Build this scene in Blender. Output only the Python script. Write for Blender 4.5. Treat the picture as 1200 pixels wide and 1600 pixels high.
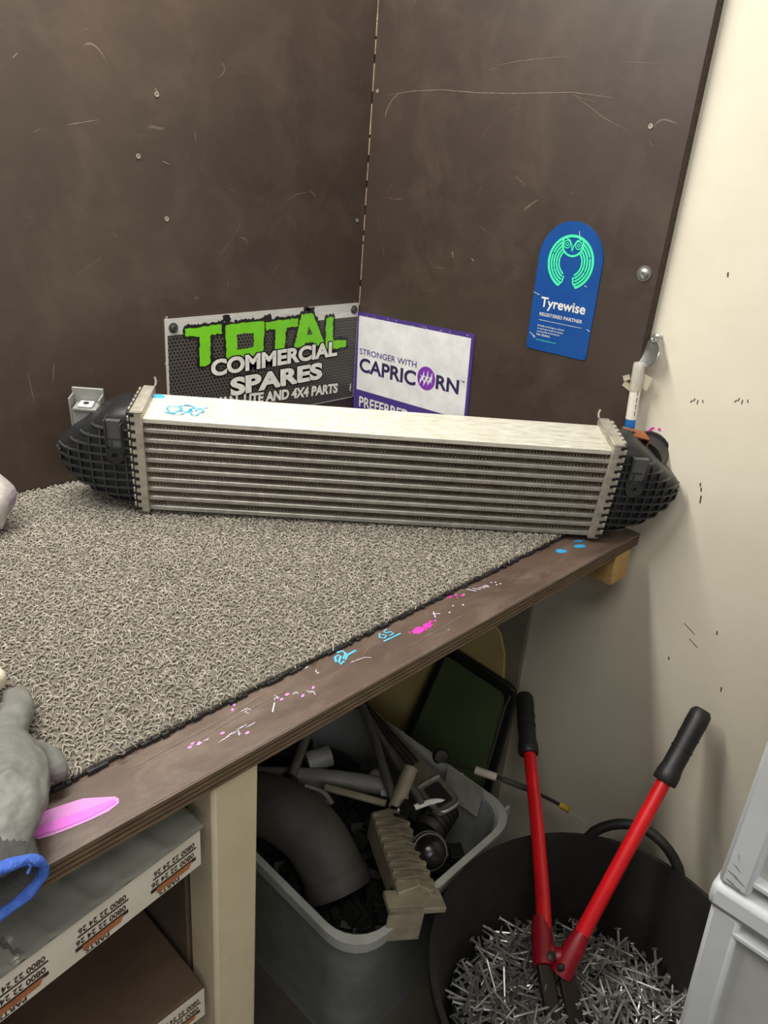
import bpy, math, random
import numpy as np
from mathutils import Matrix, Vector

for o in list(bpy.data.objects):
    bpy.data.objects.remove(o)
scene = bpy.context.scene
COL = scene.collection
random.seed(11)
rng = np.random.default_rng(11)

# ------------------------------------------------------------------ camera
cd = bpy.data.cameras.new('camera')
cd.sensor_fit = 'HORIZONTAL'
cd.sensor_width = 36.0
cd.lens = 36.0 * 1202.0 / 1200.0
cd.clip_start = 0.02
cam = bpy.data.objects.new('camera', cd)
COL.objects.link(cam)
RC = Matrix(((0.696064, -0.24509, 0.674852), (-0.713794, -0.337568, 0.613633), (0.077413, -0.908834, -0.409913)))
rx, dn, fw = RC.col[0], RC.col[1], RC.col[2]
cam.matrix_world = Matrix(((rx[0], -dn[0], -fw[0], 0.0), (rx[1], -dn[1], -fw[1], 0.0), (rx[2], -dn[2], -fw[2], 0.5), (0, 0, 0, 1)))
scene.camera = cam

# ------------------------------------------------------------------ world, lights, exposure
world = bpy.data.worlds.new('room_air')
scene.world = world
world.use_nodes = True
world.node_tree.nodes['Background'].inputs[0].default_value = (1.0, 0.95, 0.88, 1)
world.node_tree.nodes['Background'].inputs[1].default_value = 0.07


def area(name, loc, aim, sx, sy, power, color):
    l = bpy.data.lights.new(name, 'AREA')
    l.shape = 'RECTANGLE'
    l.size, l.size_y, l.energy, l.color = sx, sy, power, color
    o = bpy.data.objects.new(name, l)
    COL.objects.link(o)
    o.location = loc
    o.rotation_euler = (Vector(aim) - Vector(loc)).to_track_quat('-Z', 'Y').to_euler()
    return o


area('tube_light_over_bench', (0.0, 0.80, 1.18), (0.0, 0.80, 0.0), 0.9, 0.1, 12.0, (1.0, 0.97, 0.89))
area('lamp_over_bench_end', (0.60, 0.88, 1.16), (0.60, 0.88, 0.0), 0.6, 0.1, 7.0, (1.0, 0.97, 0.89))
area('room_ceiling_light', (-0.55, -0.25, 1.8), (0.4, 0.3, 0.0), 1.2, 0.5, 13.0, (1.0, 0.97, 0.91))
area('room_fill_light', (-0.9, -2.2, 1.55), (0.5, 1.0, 0.5), 2.4, 1.1, 26.0, (1.0, 0.97, 0.93))  # added fill lamp for panels and post, imitating an unseen bright room

scene.view_settings.view_transform = 'Standard'
scene.view_settings.look = 'None'
scene.view_settings.gamma = 1.0
scene.view_settings.use_curve_mapping = False
scene.view_settings.exposure = 0.55


# ------------------------------------------------------------------ helpers
def lin(c):
    return tuple(((v / 255) / 12.92 if v / 255 <= 0.04045 else (((v / 255) + 0.055) / 1.055) ** 2.4) for v in c) + (1.0,)


def mat(name, c1, rough=0.6, metal=0.0, c2=None, nscale=20.0, bump=0.0, bscale=200.0, coat=0.0, ndetail=5.0, c3=None, island=0.0, stretch=None):
    m = bpy.data.materials.new(name)
    m.use_nodes = True
    nt = m.node_tree
    b = nt.nodes['Principled BSDF']
    b.inputs['Roughness'].default_value = rough
    b.inputs['Metallic'].default_value = metal
    b.inputs['Coat Weight'].default_value = coat
    tc = nt.nodes.new('ShaderNodeTexCoord')
    mp = nt.nodes.new('ShaderNodeMapping')
    nt.links.new(tc.outputs['Object'], mp.inputs[0])
    if stretch:
        mp.inputs['Scale'].default_value = stretch
    if c2 is None:
        c2 = tuple(int(v * 0.82) for v in c1)
    n = nt.nodes.new('ShaderNodeTexNoise')
    n.inputs['Scale'].default_value = nscale
    n.inputs['Detail'].default_value = ndetail
    n.inputs['Roughness'].default_value = 0.62
    nt.links.new(mp.outputs[0], n.inputs['Vector'])
    cr = nt.nodes.new('ShaderNodeValToRGB')
    cr.color_ramp.elements[0].position, cr.color_ramp.elements[1].position = 0.32, 0.68
    cr.color_ramp.elements[0].color, cr.color_ramp.elements[1].color = lin(c2), lin(c1)
    if c3:
        e = cr.color_ramp.elements.new(0.85)
        e.color = lin(c3)
    nt.links.new(n.outputs['Fac'], cr.inputs[0])
    out = cr.outputs[0]
    if island:
        g = nt.nodes.new('ShaderNodeNewGeometry')
        hs = nt.nodes.new('ShaderNodeHueSaturation')
        mr = nt.nodes.new('ShaderNodeMapRange')
        mr.inputs['To Min'].default_value, mr.inputs['To Max'].default_value = 1 - island, 1 + island
        nt.links.new(g.outputs['Random Per Island'], mr.inputs['Value'])
        nt.links.new(mr.outputs[0], hs.inputs['Value'])
        nt.links.new(out, hs.inputs['Color'])
        out = hs.outputs[0]
    nt.links.new(out, b.inputs['Base Color'])
    if bump:
        n2 = nt.nodes.new('ShaderNodeTexNoise')
        n2.inputs['Scale'].default_value = bscale
        n2.inputs['Detail'].default_value = 4
        nt.links.new(mp.outputs[0], n2.inputs['Vector'])
        bp = nt.nodes.new('ShaderNodeBump')
        bp.inputs['Strength'].default_value = bump
        bp.inputs['Distance'].default_value = 0.002
        nt.links.new(n2.outputs['Fac'], bp.inputs['Height'])
        nt.links.new(bp.outputs[0], b.inputs['Normal'])
    return m


def film_panel(name, c1, c2, wear, rough, stretch=(1, 1, 1)):
    """brown phenolic film plywood: mottled film, light specks and hairline scratches"""
    m = mat(name, c1, rough, 0, c2, 3.5, 0.12, 40.0)
    nt = m.node_tree
    b = nt.nodes['Principled BSDF']
    b.inputs['IOR'].default_value = 1.65
    src = b.inputs['Base Color'].links[0].from_socket
    mp = [n for n in nt.nodes if n.type == 'MAPPING'][0]
    mp.inputs['Scale'].default_value = stretch
    # smeary dust
    d = nt.nodes.new('ShaderNodeTexNoise')
    d.inputs['Scale'].default_value = 9
    d.inputs['Detail'].default_value = 8
    d.inputs['Roughness'].default_value = 0.7
    d.inputs['Distortion'].default_value = 0.45
    nt.links.new(mp.outputs[0], d.inputs['Vector'])
    r1 = nt.nodes.new('ShaderNodeMapRange')
    r1.inputs['From Min'].default_value, r1.inputs['From Max'].default_value = 0.46, 0.74
    r1.inputs['To Max'].default_value = 0.45
    nt.links.new(d.outputs['Fac'], r1.inputs['Value'])
    # specks
    v = nt.nodes.new('ShaderNodeTexVoronoi')
    v.inputs['Scale'].default_value = 26
    nt.links.new(mp.outputs[0], v.inputs['Vector'])
    r2 = nt.nodes.new('ShaderNodeMapRange')
    r2.inputs['From Min'].default_value, r2.inputs['From Max'].default_value = 0.07, 0.035
    nt.links.new(v.outputs['Distance'], r2.inputs['Value'])
    vc = nt.nodes.new('ShaderNodeSeparateColor')
    nt.links.new(v.outputs['Color'], vc.inputs[0])
    gt = nt.nodes.new('ShaderNodeMath')
    gt.operation = 'GREATER_THAN'
    gt.inputs[1].default_value = 0.86
    nt.links.new(vc.outputs[0], gt.inputs[0])
    mu = nt.nodes.new('ShaderNodeMath')
    mu.operation = 'MULTIPLY'
    nt.links.new(r2.outputs[0], mu.inputs[0])
    nt.links.new(gt.outputs[0], mu.inputs[1])
    # hairlines: thin iso-lines of a noise, broken by another
    h = nt.nodes.new('ShaderNodeTexNoise')
    h.inputs['Scale'].default_value = 4.2
    h.inputs['Detail'].default_value = 1.0
    h.inputs['Distortion'].default_value = 0.3
    nt.links.new(mp.outputs[0], h.inputs['Vector'])
    s = nt.nodes.new('ShaderNodeMath')
    s.operation = 'PINGPONG'
    s.inputs[1].default_value = 0.055
    nt.links.new(h.outputs['Fac'], s.inputs[0])
    r3 = nt.nodes.new('ShaderNodeMapRange')
    r3.inputs['From Min'].default_value, r3.inputs['From Max'].default_value = 0.0016, 0.0004
    nt.links.new(s.outputs[0], r3.inputs['Value'])
    k = nt.nodes.new('ShaderNodeTexNoise')
    k.inputs['Scale'].default_value = 14
    k.inputs['Detail'].default_value = 3
    nt.links.new(mp.outputs[0], k.inputs['Vector'])
    r4 = nt.nodes.new('ShaderNodeMapRange')
    r4.inputs['From Min'].default_value, r4.inputs['From Max'].default_value = 0.58, 0.68
    r4.inputs['To Max'].default_value = 0.8
    nt.links.new(k.outputs['Fac'], r4.inputs['Value'])
    m3 = nt.nodes.new('ShaderNodeMath')
    m3.operation = 'MULTIPLY'
    nt.links.new(r3.outputs[0], m3.inputs[0])
    nt.links.new(r4.outputs[0], m3.inputs[1])
    prev = src
    for fac, col in ((r1.outputs[0], wear), (mu.outputs[0], (158, 147, 132)), (m3.outputs[0], (112, 98, 86))):
        mx = nt.nodes.new('ShaderNodeMix')
        mx.data_type = 'RGBA'
        nt.links.new(fac, mx.inputs[0])
        nt.links.new(prev, mx.inputs[6])
        mx.inputs[7].default_value = lin(col)
        prev = mx.outputs[2]
    nt.links.new(prev, b.inputs['Base Color'])
    return m


def see_through(name, col, alpha, rough):
    m = mat(name, col, rough, 0, tuple(int(c * 0.85) for c in col), 14, 0.05, 60)
    m.node_tree.nodes['Principled BSDF'].inputs['Alpha'].default_value = alpha
    return m


def wm(o):
    m = Matrix.Identity(4)
    while o is not None:
        m = o.matrix_basis @ m
        o = o.parent
    return m


class MB:
    def __init__(self):
        self.v, self.f = [], []

    def add(self, vs, fs):
        n = len(self.v)
        self.v += [tuple(p) for p in vs]
        self.f += [tuple(i + n for i in f) for f in fs]
        return self

    def box(self, c, s, R=None):
        vs = []
        for x in (-.5, .5):
            for y in (-.5, .5):
                for z in (-.5, .5):
                    p = Vector((x * s[0], y * s[1], z * s[2]))
                    if R is not None:
                        p = R @ p
                    vs.append(p + Vector(c))
        return self.add(vs, [(0, 1, 3, 2), (4, 6, 7, 5), (0, 4, 5, 1), (2, 3, 7, 6), (0, 2, 6, 4), (1, 5, 7, 3)])

    def bb(self, lo, hi):
        return self.box([(a + b) / 2 for a, b in zip(lo, hi)], [abs(b - a) for a, b in zip(lo, hi)])

    def beam(self, a, b, w, h, up=(0, 0, 1)):
        a, b = Vector(a), Vector(b)
        d = (b - a).normalized()
        s = d.cross(Vector(up)).normalized()
        u = s.cross(d)
        R = Matrix((d, s, u)).transposed()
        return self.box((a + b) / 2, ((b - a).length, w, h), R)

    def loft(self, rings, cap=True, closed=True):
        n = len(rings[0])
        vs = [p for r in rings for p in r]
        fs = []
        for i in range(len(rings) - 1):
            for j in range(n if closed else n - 1):
                k = (j + 1) % n
                fs.append((i * n + j, i * n + k, (i + 1) * n + k, (i + 1) * n + j))
        if cap:
            fs.append(tuple(range(n - 1, -1, -1)))
            fs.append(tuple((len(rings) - 1) * n + j for j in range(n)))
        return self.add(vs, fs)

    def tube(self, path, r, n=12, cap=True, flat=1.0, up=None):
        path = [Vector(p) for p in path]
        rs = r if isinstance(r, (list, tuple)) else [r] * len(path)
        rings = []
        ref = Vector(up) if up else None
        for i, p in enumerate(path):
            t = (path[min(i + 1, len(path) - 1)] - path[max(i - 1, 0)]).normalized()
            if ref is None:
                ref = t.orthogonal()
            s = (ref - t * ref.dot(t)).normalized()
            ref = s if not up else ref
            q = t.cross(s)
            rings.append([p + (s * math.cos(a) * flat + q * math.sin(a)) * rs[i] for a in [2 * math.pi * k / n for k in range(n)]])
        return self.loft(rings, cap)

    def prism(self, poly, depth, fr=None):
        """poly in local xy, extruded along -z by depth, mapped by frame fr (Matrix)"""
        n = len(poly)
        vs = [Vector((p[0], p[1], 0)) for p in poly] + [Vector((p[0], p[1], -depth)) for p in poly]
        if fr is not None:
            vs = [fr @ v for v in vs]
        fs = [tuple(range(n)), tuple(range(2 * n - 1, n - 1, -1))]
        fs += [((i + 1) % n, i, n + i, n + (i + 1) % n) for i in range(n)]
        return self.add(vs, fs)

    def lathe(self, prof, c=(0, 0, 0), axis=(0, 0, 1), n=24, cap=False):
        ax = Vector(axis).normalized()
        s = ax.orthogonal().normalized()
        q = ax.cross(s)
        rings = [[Vector(c) + ax * z + (s * math.cos(a) + q * math.sin(a)) * r for a in [2 * math.pi * k / n for k in range(n)]] for r, z in prof]
        return self.loft(rings, cap)

    def build(self, name, m, parent=None, world=True, smooth=40, bevel=0.0, kind=None, label=None):
        me = bpy.data.meshes.new(name)
        vs = self.v
        if parent is not None and world:
            inv = wm(parent).inverted()
            vs = [inv @ Vector(p) for p in vs]
        me.from_pydata([tuple(p) for p in vs], [], self.f)
        me.validate()
        me.update()
        me.materials.append(m)
        o = bpy.data.objects.new(name, me)
        COL.objects.link(o)
        o.parent = parent
        if smooth:
            me.polygons.foreach_set('use_smooth', [True] * len(me.polygons))
            me.set_sharp_from_angle(angle=math.radians(smooth))
        if bevel:
            b = o.modifiers.new('bevel', 'BEVEL')
            b.width, b.segments, b.limit_method = bevel, 2, 'ANGLE'
        if kind:
            o['kind'] = kind
        if label:
            o['label'] = label
        return o


def build_each(mb, name, m, parent, tol=.004):
    """one part per separate mark: faces whose outlines come within tol of each other stay together"""
    groups = []
    for f in mb.f:
        ps = [mb.v[i] for i in f]
        lo = [min(p[k] for p in ps) - tol / 2 for k in range(3)]
        hi = [max(p[k] for p in ps) + tol / 2 for k in range(3)]
        hit = [g for g in groups if all(g[0][k] <= hi[k] and g[1][k] >= lo[k] for k in range(3))]
        fs = [f]
        for g in hit:
            lo = [min(lo[k], g[0][k]) for k in range(3)]
            hi = [max(hi[k], g[1][k]) for k in range(3)]
            fs = g[2] + fs
            groups.remove(g)
        groups.append((lo, hi, fs))
    for lo, hi, fs in groups:
        m2 = MB()
        for f in fs:
            m2.add([mb.v[i] for i in f], [tuple(range(len(f)))])
        m2.build(name, m, parent, smooth=0)


def tag(o, label, cat, group=None):
    o['label'], o['category'] = label, cat
    if group:
        o['group'] = group
    return o


def thing(name, label, cat, loc=(0, 0, 0), M=None, group=None):
    o = bpy.data.objects.new(name, None)
    o.empty_display_size = 0.05
    COL.objects.link(o)
    if M is not None:
        o.matrix_basis = M
    else:
        o.location = loc
    return tag(o, label, cat, group)


def struct(o):
    o['kind'] = 'structure'
    return o


def frame(o, x, y, z):
    return Matrix(((x[0], y[0], z[0], o[0]), (x[1], y[1], z[1], o[1]), (x[2], y[2], z[2], o[2]), (0, 0, 0, 1)))


def catmull(pts, k=6):
    P = [Vector(p) for p in pts]
    P = [P[0] * 2 - P[1]] + P + [P[-1] * 2 - P[-2]]
    out = []
    for i in range(1, len(P) - 2):
        for j in range(k):
            t = j / k
            a, b, c, d = P[i - 1], P[i], P[i + 1], P[i + 2]
            out.append(0.5 * ((2 * b) + (c - a) * t + (2 * a - 5 * b + 4 * c - d) * t * t + (3 * b - a - 3 * c + d) * t ** 3))
    out.append(P[-2])
    return out


_txt = {}


def text_geo(s, bold=0.0, shear=0.0, spacing=1.0):
    key = (s, bold, shear, spacing)
    if key in _txt:
        return _txt[key]
    cu = bpy.data.curves.new('t', 'FONT')
    cu.body, cu.offset, cu.shear, cu.space_character = s, bold, shear, spacing
    cu.resolution_u = 4
    o = bpy.data.objects.new('t', cu)
    COL.objects.link(o)
    dg = bpy.context.evaluated_depsgraph_get()
    me = bpy.data.meshes.new_from_object(o.evaluated_get(dg))
    vs = np.array([v.co[:] for v in me.vertices])
    fs = [tuple(p.vertices) for p in me.polygons]
    bpy.data.objects.remove(o)
    bpy.data.curves.remove(cu)
    bpy.data.meshes.remove(me)
    lo, hi = vs.min(0), vs.max(0)
    vs = (vs - lo) / np.maximum(hi - lo, 1e-9)
    _txt[key] = (vs, fs)
    return _txt[key]


def lettering(mb, s, x, y, w, h, z, bold=0.0, rot=0.0, shear=0.0, turn=False, warp=None, spacing=1.0):
    """flat printed words filling the box (x, y, w, h) of a sign's own plane, z above it"""
    vs, fs = text_geo(s, bold, shear, spacing)
    pts = []
    c, sn = math.cos(rot), math.sin(rot)
    for p in vs:
        u, v = p[0], p[1]
        if turn:
            u, v = 1 - u, 1 - v
        u, v = u * w, v * h
        pts.append((x + u * c - v * sn, y + u * sn + v * c, z))
    mb.add(pts, fs)
    return mb


_zc = [0]


def stroke(mb, pts, w, z, close=False):
    """flat painted line of width w through 2D points"""
    _zc[0] = (_zc[0] + 1) % 40
    z += _zc[0] * 6e-6
    P = [Vector((p[0], p[1])) for p in pts]
    n = len(P)
    L, Rr = [], []
    for i in range(n):
        a = P[i - 1] if (i > 0 or close) else P[i]
        b = P[(i + 1) % n] if (i < n - 1 or close) else P[i]
        t = (b - a)
        t = t.normalized() if t.length > 1e-9 else Vector((1, 0))
        q = Vector((-t[1], t[0])) * (w / 2 if not isinstance(w, (list, tuple)) else w[i] / 2)
        L.append(P[i] + q)
        Rr.append(P[i] - q)
    vs = [(p[0], p[1], z) for p in L] + [(p[0], p[1], z) for p in Rr]
    fs = [(i, n + i, n + (i + 1) % n, (i + 1) % n) for i in range(n if close else n - 1)]
    mb.add(vs, fs)
    # round ends
    if not close:
        for i in (0, n - 1):
            r = (w if not isinstance(w, (list, tuple)) else w[i]) / 2
            mb.add([(P[i][0] + r * math.cos(a), P[i][1] + r * math.sin(a), z + 3e-6) for a in [math.pi * k / 5 for k in range(10)]], [tuple(range(10))])
    return mb


def blob(mb, x, y, rx_, ry_, z, rot=0, jag=0.18, n=14):
    ps = []
    for k in range(n):
        a = 2 * math.pi * k / n
        r = 1 + jag * (random.random() - .5) * 2
        u, v = rx_ * r * math.cos(a), ry_ * r * math.sin(a)
        ps.append((x + u * math.cos(rot) - v * math.sin(rot), y + u * math.sin(rot) + v * math.cos(rot), z))
    mb.add(ps, [tuple(range(n))])
    return mb


# ------------------------------------------------------------------ materials
m_wall = mat('white_painted_board', (220, 213, 196), 0.55, 0, (212, 204, 186), 6, 0.12, 90)
m_backwall = mat('grey_lining', (150, 144, 130), 0.8, 0, (120, 114, 102), 7, 0.2, 60)
m_floor = mat('dusty_concrete', (84, 78, 70), 0.85, 0, (58, 54, 48), 6, 0.3, 60)
m_panelL = film_panel('brown_film_plywood', (62, 49, 40), (48, 37, 30), (84, 71, 61), 0.46)
m_panelR = film_panel('brown_film_plywood_right', (62, 49, 40), (48, 37, 30), (86, 73, 63), 0.46)
m_bench = film_panel('worn_brown_bench_film', (98, 80, 69), (72, 57, 49), (140, 126, 114), 0.36, (1.0, 2.2, 1.0))
m_ply_l = mat('ply_light_layer', (112, 92, 68), 0.75, 0, (80, 64, 48), 30, 0.2, 150, stretch=(1, 8, 8))
m_ply_d = mat('ply_dark_layer', (66, 50, 38), 0.8, 0, (40, 30, 24), 30, 0.2, 150, stretch=(1, 8, 8))
m_cream = mat('cream_painted_timber', (200, 188, 160), 0.6, 0, (186, 172, 144), 9, 0.15, 80)
m_timber = mat('raw_pine', (196, 162, 104), 0.7, 0, (168, 132, 80), 12, 0.15, 80, stretch=(1, 1, 6))
m_dkwood = mat('dark_side_board', (88, 74, 60), 0.8, 0, (64, 52, 42), 10, 0.15, 60)
m_black = mat('black_plastic', (30, 31, 33), 0.42, 0, (22, 23, 25), 30, 0.1, 150)
m_blackrib = mat('black_plastic_rib', (52, 53, 55), 0.38, 0, (36, 37, 39), 30, 0.08, 150)
m_alu = mat('oxidised_aluminium', (196, 190, 176), 0.5, 0.6, (158, 152, 140), 60, 0.2, 200)
m_alutop = mat('bright_aluminium_plate', (222, 220, 210), 0.5, 0.35, (190, 185, 168), 40, 0.1, 200, stretch=(1, 6, 6))
m_tubebar = mat('aluminium_tube', (178, 174, 166), 0.5, 0.55, (150, 146, 138), 50, 0.15, 160)
m_fin = mat('aluminium_fin', (206, 193, 170), 0.45, 0.5, (156, 136, 112), 60)
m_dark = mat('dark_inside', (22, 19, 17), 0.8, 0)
m_greyplast = mat('grey_plastic', (142, 142, 138), 0.5, 0, (120, 120, 116), 30)
m_steel = mat('zinc_steel', (206, 206, 204), 0.32, 0.85, (160, 160, 158), 40)
m_copper = mat('copper_clip', (196, 122, 72), 0.4, 0.6, (150, 86, 50), 30)
m_loop = mat('carpet_loop', (164, 158, 146), 0.85, 0, (126, 120, 110), 260, 0, 100, island=0.30, c3=(206, 200, 188))
m_matbase = mat('carpet_backing', (112, 106, 95), 0.95, 0, (86, 81, 72), 220)
m_rubber = mat('black_rubber', (26, 26, 27), 0.6, 0, (16, 16, 17), 30, 0.2, 120)


# ------------------------------------------------------------------ setting
FZ = -0.85
struct(MB().bb((-1.6, -1.6, FZ - 0.05), (1.25, 1.3, FZ)).build('floor', m_floor))
struct(MB().bb((-1.6, 1.14, FZ), (1.12, 1.2, 1.6)).build('wall_left', m_backwall))
w = struct(MB().bb((1.12, -1.6, FZ), (1.2, 1.2, 1.6)).build('wall_right', m_wall))
lin_p = MB().bb((1.109, 0.622, FZ), (1.1195, 1.14, -0.024)).build('lining_panel', m_backwall, w)
m_ink = mat('dark_scuff', (70, 64, 56), 0.7)
mk = MB()
for y, z in ((0.418, 0.22), (0.357, 0.236)):
    for dy, dz, l in ((-.008, .003, .004), (0, 0, .006), (.006, .002, .005), (.010, -.001, .004)):
        mk.beam((1.1196, y + dy, z + dz - l / 2), (1.1196, y + dy * 0.8, z + dz + l / 2), 0.0012, 0.0006, (1, 0, 0))
for y, z, l in ((0.383, 0.101, .005), (0.380, 0.094, .006), (0.377, 0.079, .012), (0.30, -0.12, .006), (0.27, -.21, .008), (0.2, 0.2, .005), (.42, .4, .006), (.33, .5, .007), (.36, -.2, .005), (.25, .04, .006)):
    mk.beam((1.1196, y, z - l / 2), (1.1196, y + .001, z + l / 2), 0.0018, 0.0006, (1, 0, 0))
build_each(mk, 'scuff_mark', m_ink, w, .03)
for y, z, l in ((.352, -.128, .020), (.338, -.150, .016)):
    m2 = MB().beam((1.1197, y, z), (1.1197, y - l, z - l * .55), .0009, .0004, (1, 0, 0))
    m2.build('scuff_mark', m_ink, w)
mk = MB()
mk.beam((1.1195, 0.484, 0.147), (1.1195, 0.477, 0.162), 0.004, 0.0006, (1, 0, 0))
mk.beam((1.1195, 0.477, 0.162), (1.1195, 0.473, 0.165), 0.003, 0.0006, (1, 0, 0))
mk.beam((1.1195, 0.466, 0.163), (1.1195, 0.463, 0.166), 0.004, 0.0006, (1, 0, 0))
m_pinkink = mat('magenta_paint_pen', (226, 62, 176), 0.5, 0, (214, 48, 164), 60)
build_each(mk, 'pink_ink', m_pinkink, w, .002)

# plywood panels
pl = thing('plywood_sheet', 'large dark brown plywood sheet behind the bench, left of the corner', 'plywood', (0.4, 1.115, 0.0))
MB().bb((-0.75, 1.115, 0.0), (1.1005, 1.133, 1.25)).build('board', m_panelL, pl, bevel=0.001)
m_scr = mat('bare_scratch', (142, 128, 113), 0.7, 0, (104, 91, 79), 120)
fL = frame((0, 1.1149, 0), (1, 0, 0), (0, 0, 1), (0, -1, 0))
fR = frame((1.1009, 0, 0), (0, -1, 0), (0, 0, 1), (-1, 0, 0))


def scratches(fr, lines, parent):
    for pts, wd in lines:
        t, mb = MB(), MB()
        wd *= .55
        n = len(pts)
        stroke(t, pts, [wd * (.45 if i in (0, n - 1) else 1) for i in range(n)], 0.0002)
        mb.add([fr @ Vector(p) for p in t.v], t.f)
        mb.build('scratch', m_scr, parent, smooth=0)


scratches(fL, [([(.529, .516), (.543, .519), (.573, .526)], .0016), ([(.481, .503), (.492, .508)], .0012), ([(.527, .323), (.564, .344)], .0013),
               ([(.466, .586), (.472, .592)], .003), ([(.812, .372), (.822, .369), (.828, .36)], .0018), ([(.729, .524), (.730, .51)], .0018),
               ([(.787, .303), (.787, .292)], .002), ([(.91, .43), (.93, .442), (.955, .446)], .001), ([(.88, .31), (.895, .325)], .0018), ([(.96, .45), (.975, .44)], .002),
               ([(.663, .575), (.668, .570), (.664, .564)], .004), ([(.671, .48), (.683, .476)], .003), ([(.56, .63), (.57, .633)], .001)], pl)
scratches(fR, [([(-1.08, .612), (-1.02, .619), (-.953, .621), (-.88, .617), (-.808, .616), (-.75, .617), (-.70, .618), (-.63, .611)], .0014),
               ([(-.70, .615), (-.66, .605)], .001), ([(-.694, .613), (-.64, .585), (-.60, .57)], .001), ([(-.892, .371), (-.889, .363)], .006), ([(-.848, .366), (-.843, .362)], .006),
               ([(-.84, .655), (-.80, .66), (-.72, .664)], .001), ([(-.78, .5), (-.76, .488)], .0018), ([(-.85, .47), (-.845, .48)], .0012), ([(-.62, .655), (-.57, .652)], .0016),
               ([(-1.07, .44), (-1.05, .47)], .001), ([(-.565, .56), (-.56, .553)], .002), ([(-1.06, .36), (-1.055, .34)], .0016)], thing_r := thing('plywood_sheet', 'narrower dark brown plywood sheet on the right, carrying the owl sign', 'plywood', (1.11, 0.8, 0.0)))
MB().bb((1.101, 0.511, 0.0), (1.1195, 1.1148, 1.25)).build('board', m_panelR, thing_r, bevel=0.0012)
m_edge = mat('bare_wood_edge', (190, 172, 140), 0.75, 0, (140, 118, 92), 60)
mb = MB()
z = 0.02
while z < 1.2:                                      # chipped pale line where the two sheets meet
    l = random.uniform(0.01, 0.05)
    if z > 0.22 or random.random() < .4:
        MB().bb((1.1000, 1.1138, z), (1.1010, 1.1149, z + l)).build('chipped_edge', m_edge, thing_r)
    z += l + random.uniform(0.0, 0.02)
MB().bb((1.1030, 0.5101, 0.0), (1.1185, 0.5109, 1.25)).build('raw_edge', m_ply_d, thing_r)


def screw(parent, fr, x, y, r=0.006, m=None, hole=False):
    mb = MB()
    if hole:
        mb.lathe([(r, 0.0002), (r, 0.0012), (r * .55, 0.0012), (r * .5, 0.0003)], fr @ Vector((x, y, 0)), fr.to_3x3() @ Vector((0, 0, 1)), 12, True)
    else:
        mb.lathe([(r * 1.5, 0), (r * 1.5, 0.0015), (r, 0.0016), (r * .95, 0.005), (r * .5, 0.0065), (r * .4, .005)], fr @ Vector((x, y, 0)), fr.to_3x3() @ Vector((0, 0, 1)), 12, True)
    return mb.build('screw', m or m_steel, parent)


m_hole = mat('screw_head', (170, 160, 144), 0.5, 0.4)
for x, y in ((.675, .399), (.632, .484), (.666, .567), (1.081, .401)):
    screw(pl, fL, x, y, .0035, m_hole, True)
screw(thing_r, fR, -.532, .386, .0075)
screw(thing_r, fR, -1.102, .619, .003, m_hole, True)
screw(thing_r, fR, -.567, .577, .0035, m_hole, True)

# ------------------------------------------------------------------ workbench
bench = thing('workbench', 'brown plywood topped workbench with cream timber post, filling the corner', 'workbench', (0.3, 0.447, FZ))
MB().bb((-0.75, 0.447, -0.002), (1.1, 1.1145, 0.0)).build('bench_top', m_bench, bench, bevel=0.0008)
a, b_ = MB(), MB()
for i in range(7):
    z1 = -0.002 - i * 0.0026
    (a if i % 2 == 0 else b_).bb((-0.75, 0.4475 + (0.0012 if i % 2 else 0), z1 - 0.0026), (1.1, 1.1145, z1))
a.build('light_ply_layer', m_ply_l, bench)
b_.build('dark_ply_layer', m_ply_d, bench)
mb = MB()
mb.bb((0.3, 0.4525, FZ), (0.352, 0.50, -0.0205))
mb.build('post', m_cream, bench, bevel=0.004)
MB().bb((0.2985, 0.503, FZ), (0.3255, 1.11, -0.0205)).build('side_panel', m_dkwood, bench, bevel=0.002)
MB().bb((1.035, 0.449, -0.074), (1.083, 1.1, -0.0205)).build('support_block', m_timber, bench, bevel=0.002)
MB().bb((-0.75, 0.50, -0.122), (0.298, 1.11, -0.104)).build('shelf', m_dkwood, bench, bevel=0.001)
MB().bb((-0.75, 0.50, -0.365), (0.298, 1.11, -0.345)).build('shelf', m_dkwood, bench, bevel=0.001)
MB().bb((-0.75, 0.50, FZ), (-0.72, 1.11, -0.0205)).build('side_panel', m_dkwood, bench, bevel=0.001)

# paint-pen marks on the bench's front strip
m_blueink = mat('light_blue_paint_pen', (92, 186, 222), 0.5, 0, (70, 166, 208), 60)
m_sky = mat('bright_blue_paint', (66, 168, 226), 0.45, 0, (52, 150, 214), 60)
m_whiteink = mat('pale_lilac_paint_pen', (206, 200, 214), 0.6, 0, (186, 178, 196), 60)
m_pinkpale = mat('pink_paint_smear', (212, 128, 206), 0.5, 0, (182, 128, 178), 40, stretch=(2, 9, 1), c3=(228, 128, 222))
Z = 0.0004
mb = MB()
mb.add([(x, y, Z) for x, y in ((.1495, .4858), (.158, .4935), (.1708, .4994), (.185, .4965), (.1998, .4923), (.2120, .4835), (.2204, .4771), (.2215, .473), (.2190, .4685), (.2087, .4659), (.1940, .4670), (.1779, .4693), (.1640, .4720), (.1549, .4752))], [tuple(range(13, -1, -1))])
mb.build('pink_paint_smear', m_pinkpale, bench, smooth=0)
m_pinkcore = mat('pink_paint_stroke', (226, 112, 218), 0.5, 0, (212, 100, 206), 60, stretch=(2, 9, 1))
mb = MB()
stroke(mb, [(.155, .482), (.175, .4785), (.195, .4745), (.216, .4725)], [.007, .011, .010, .005], Z + .0003)
mb.build('pink_paint_stroke', m_pinkcore, bench, smooth=0)
mb = MB()
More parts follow.
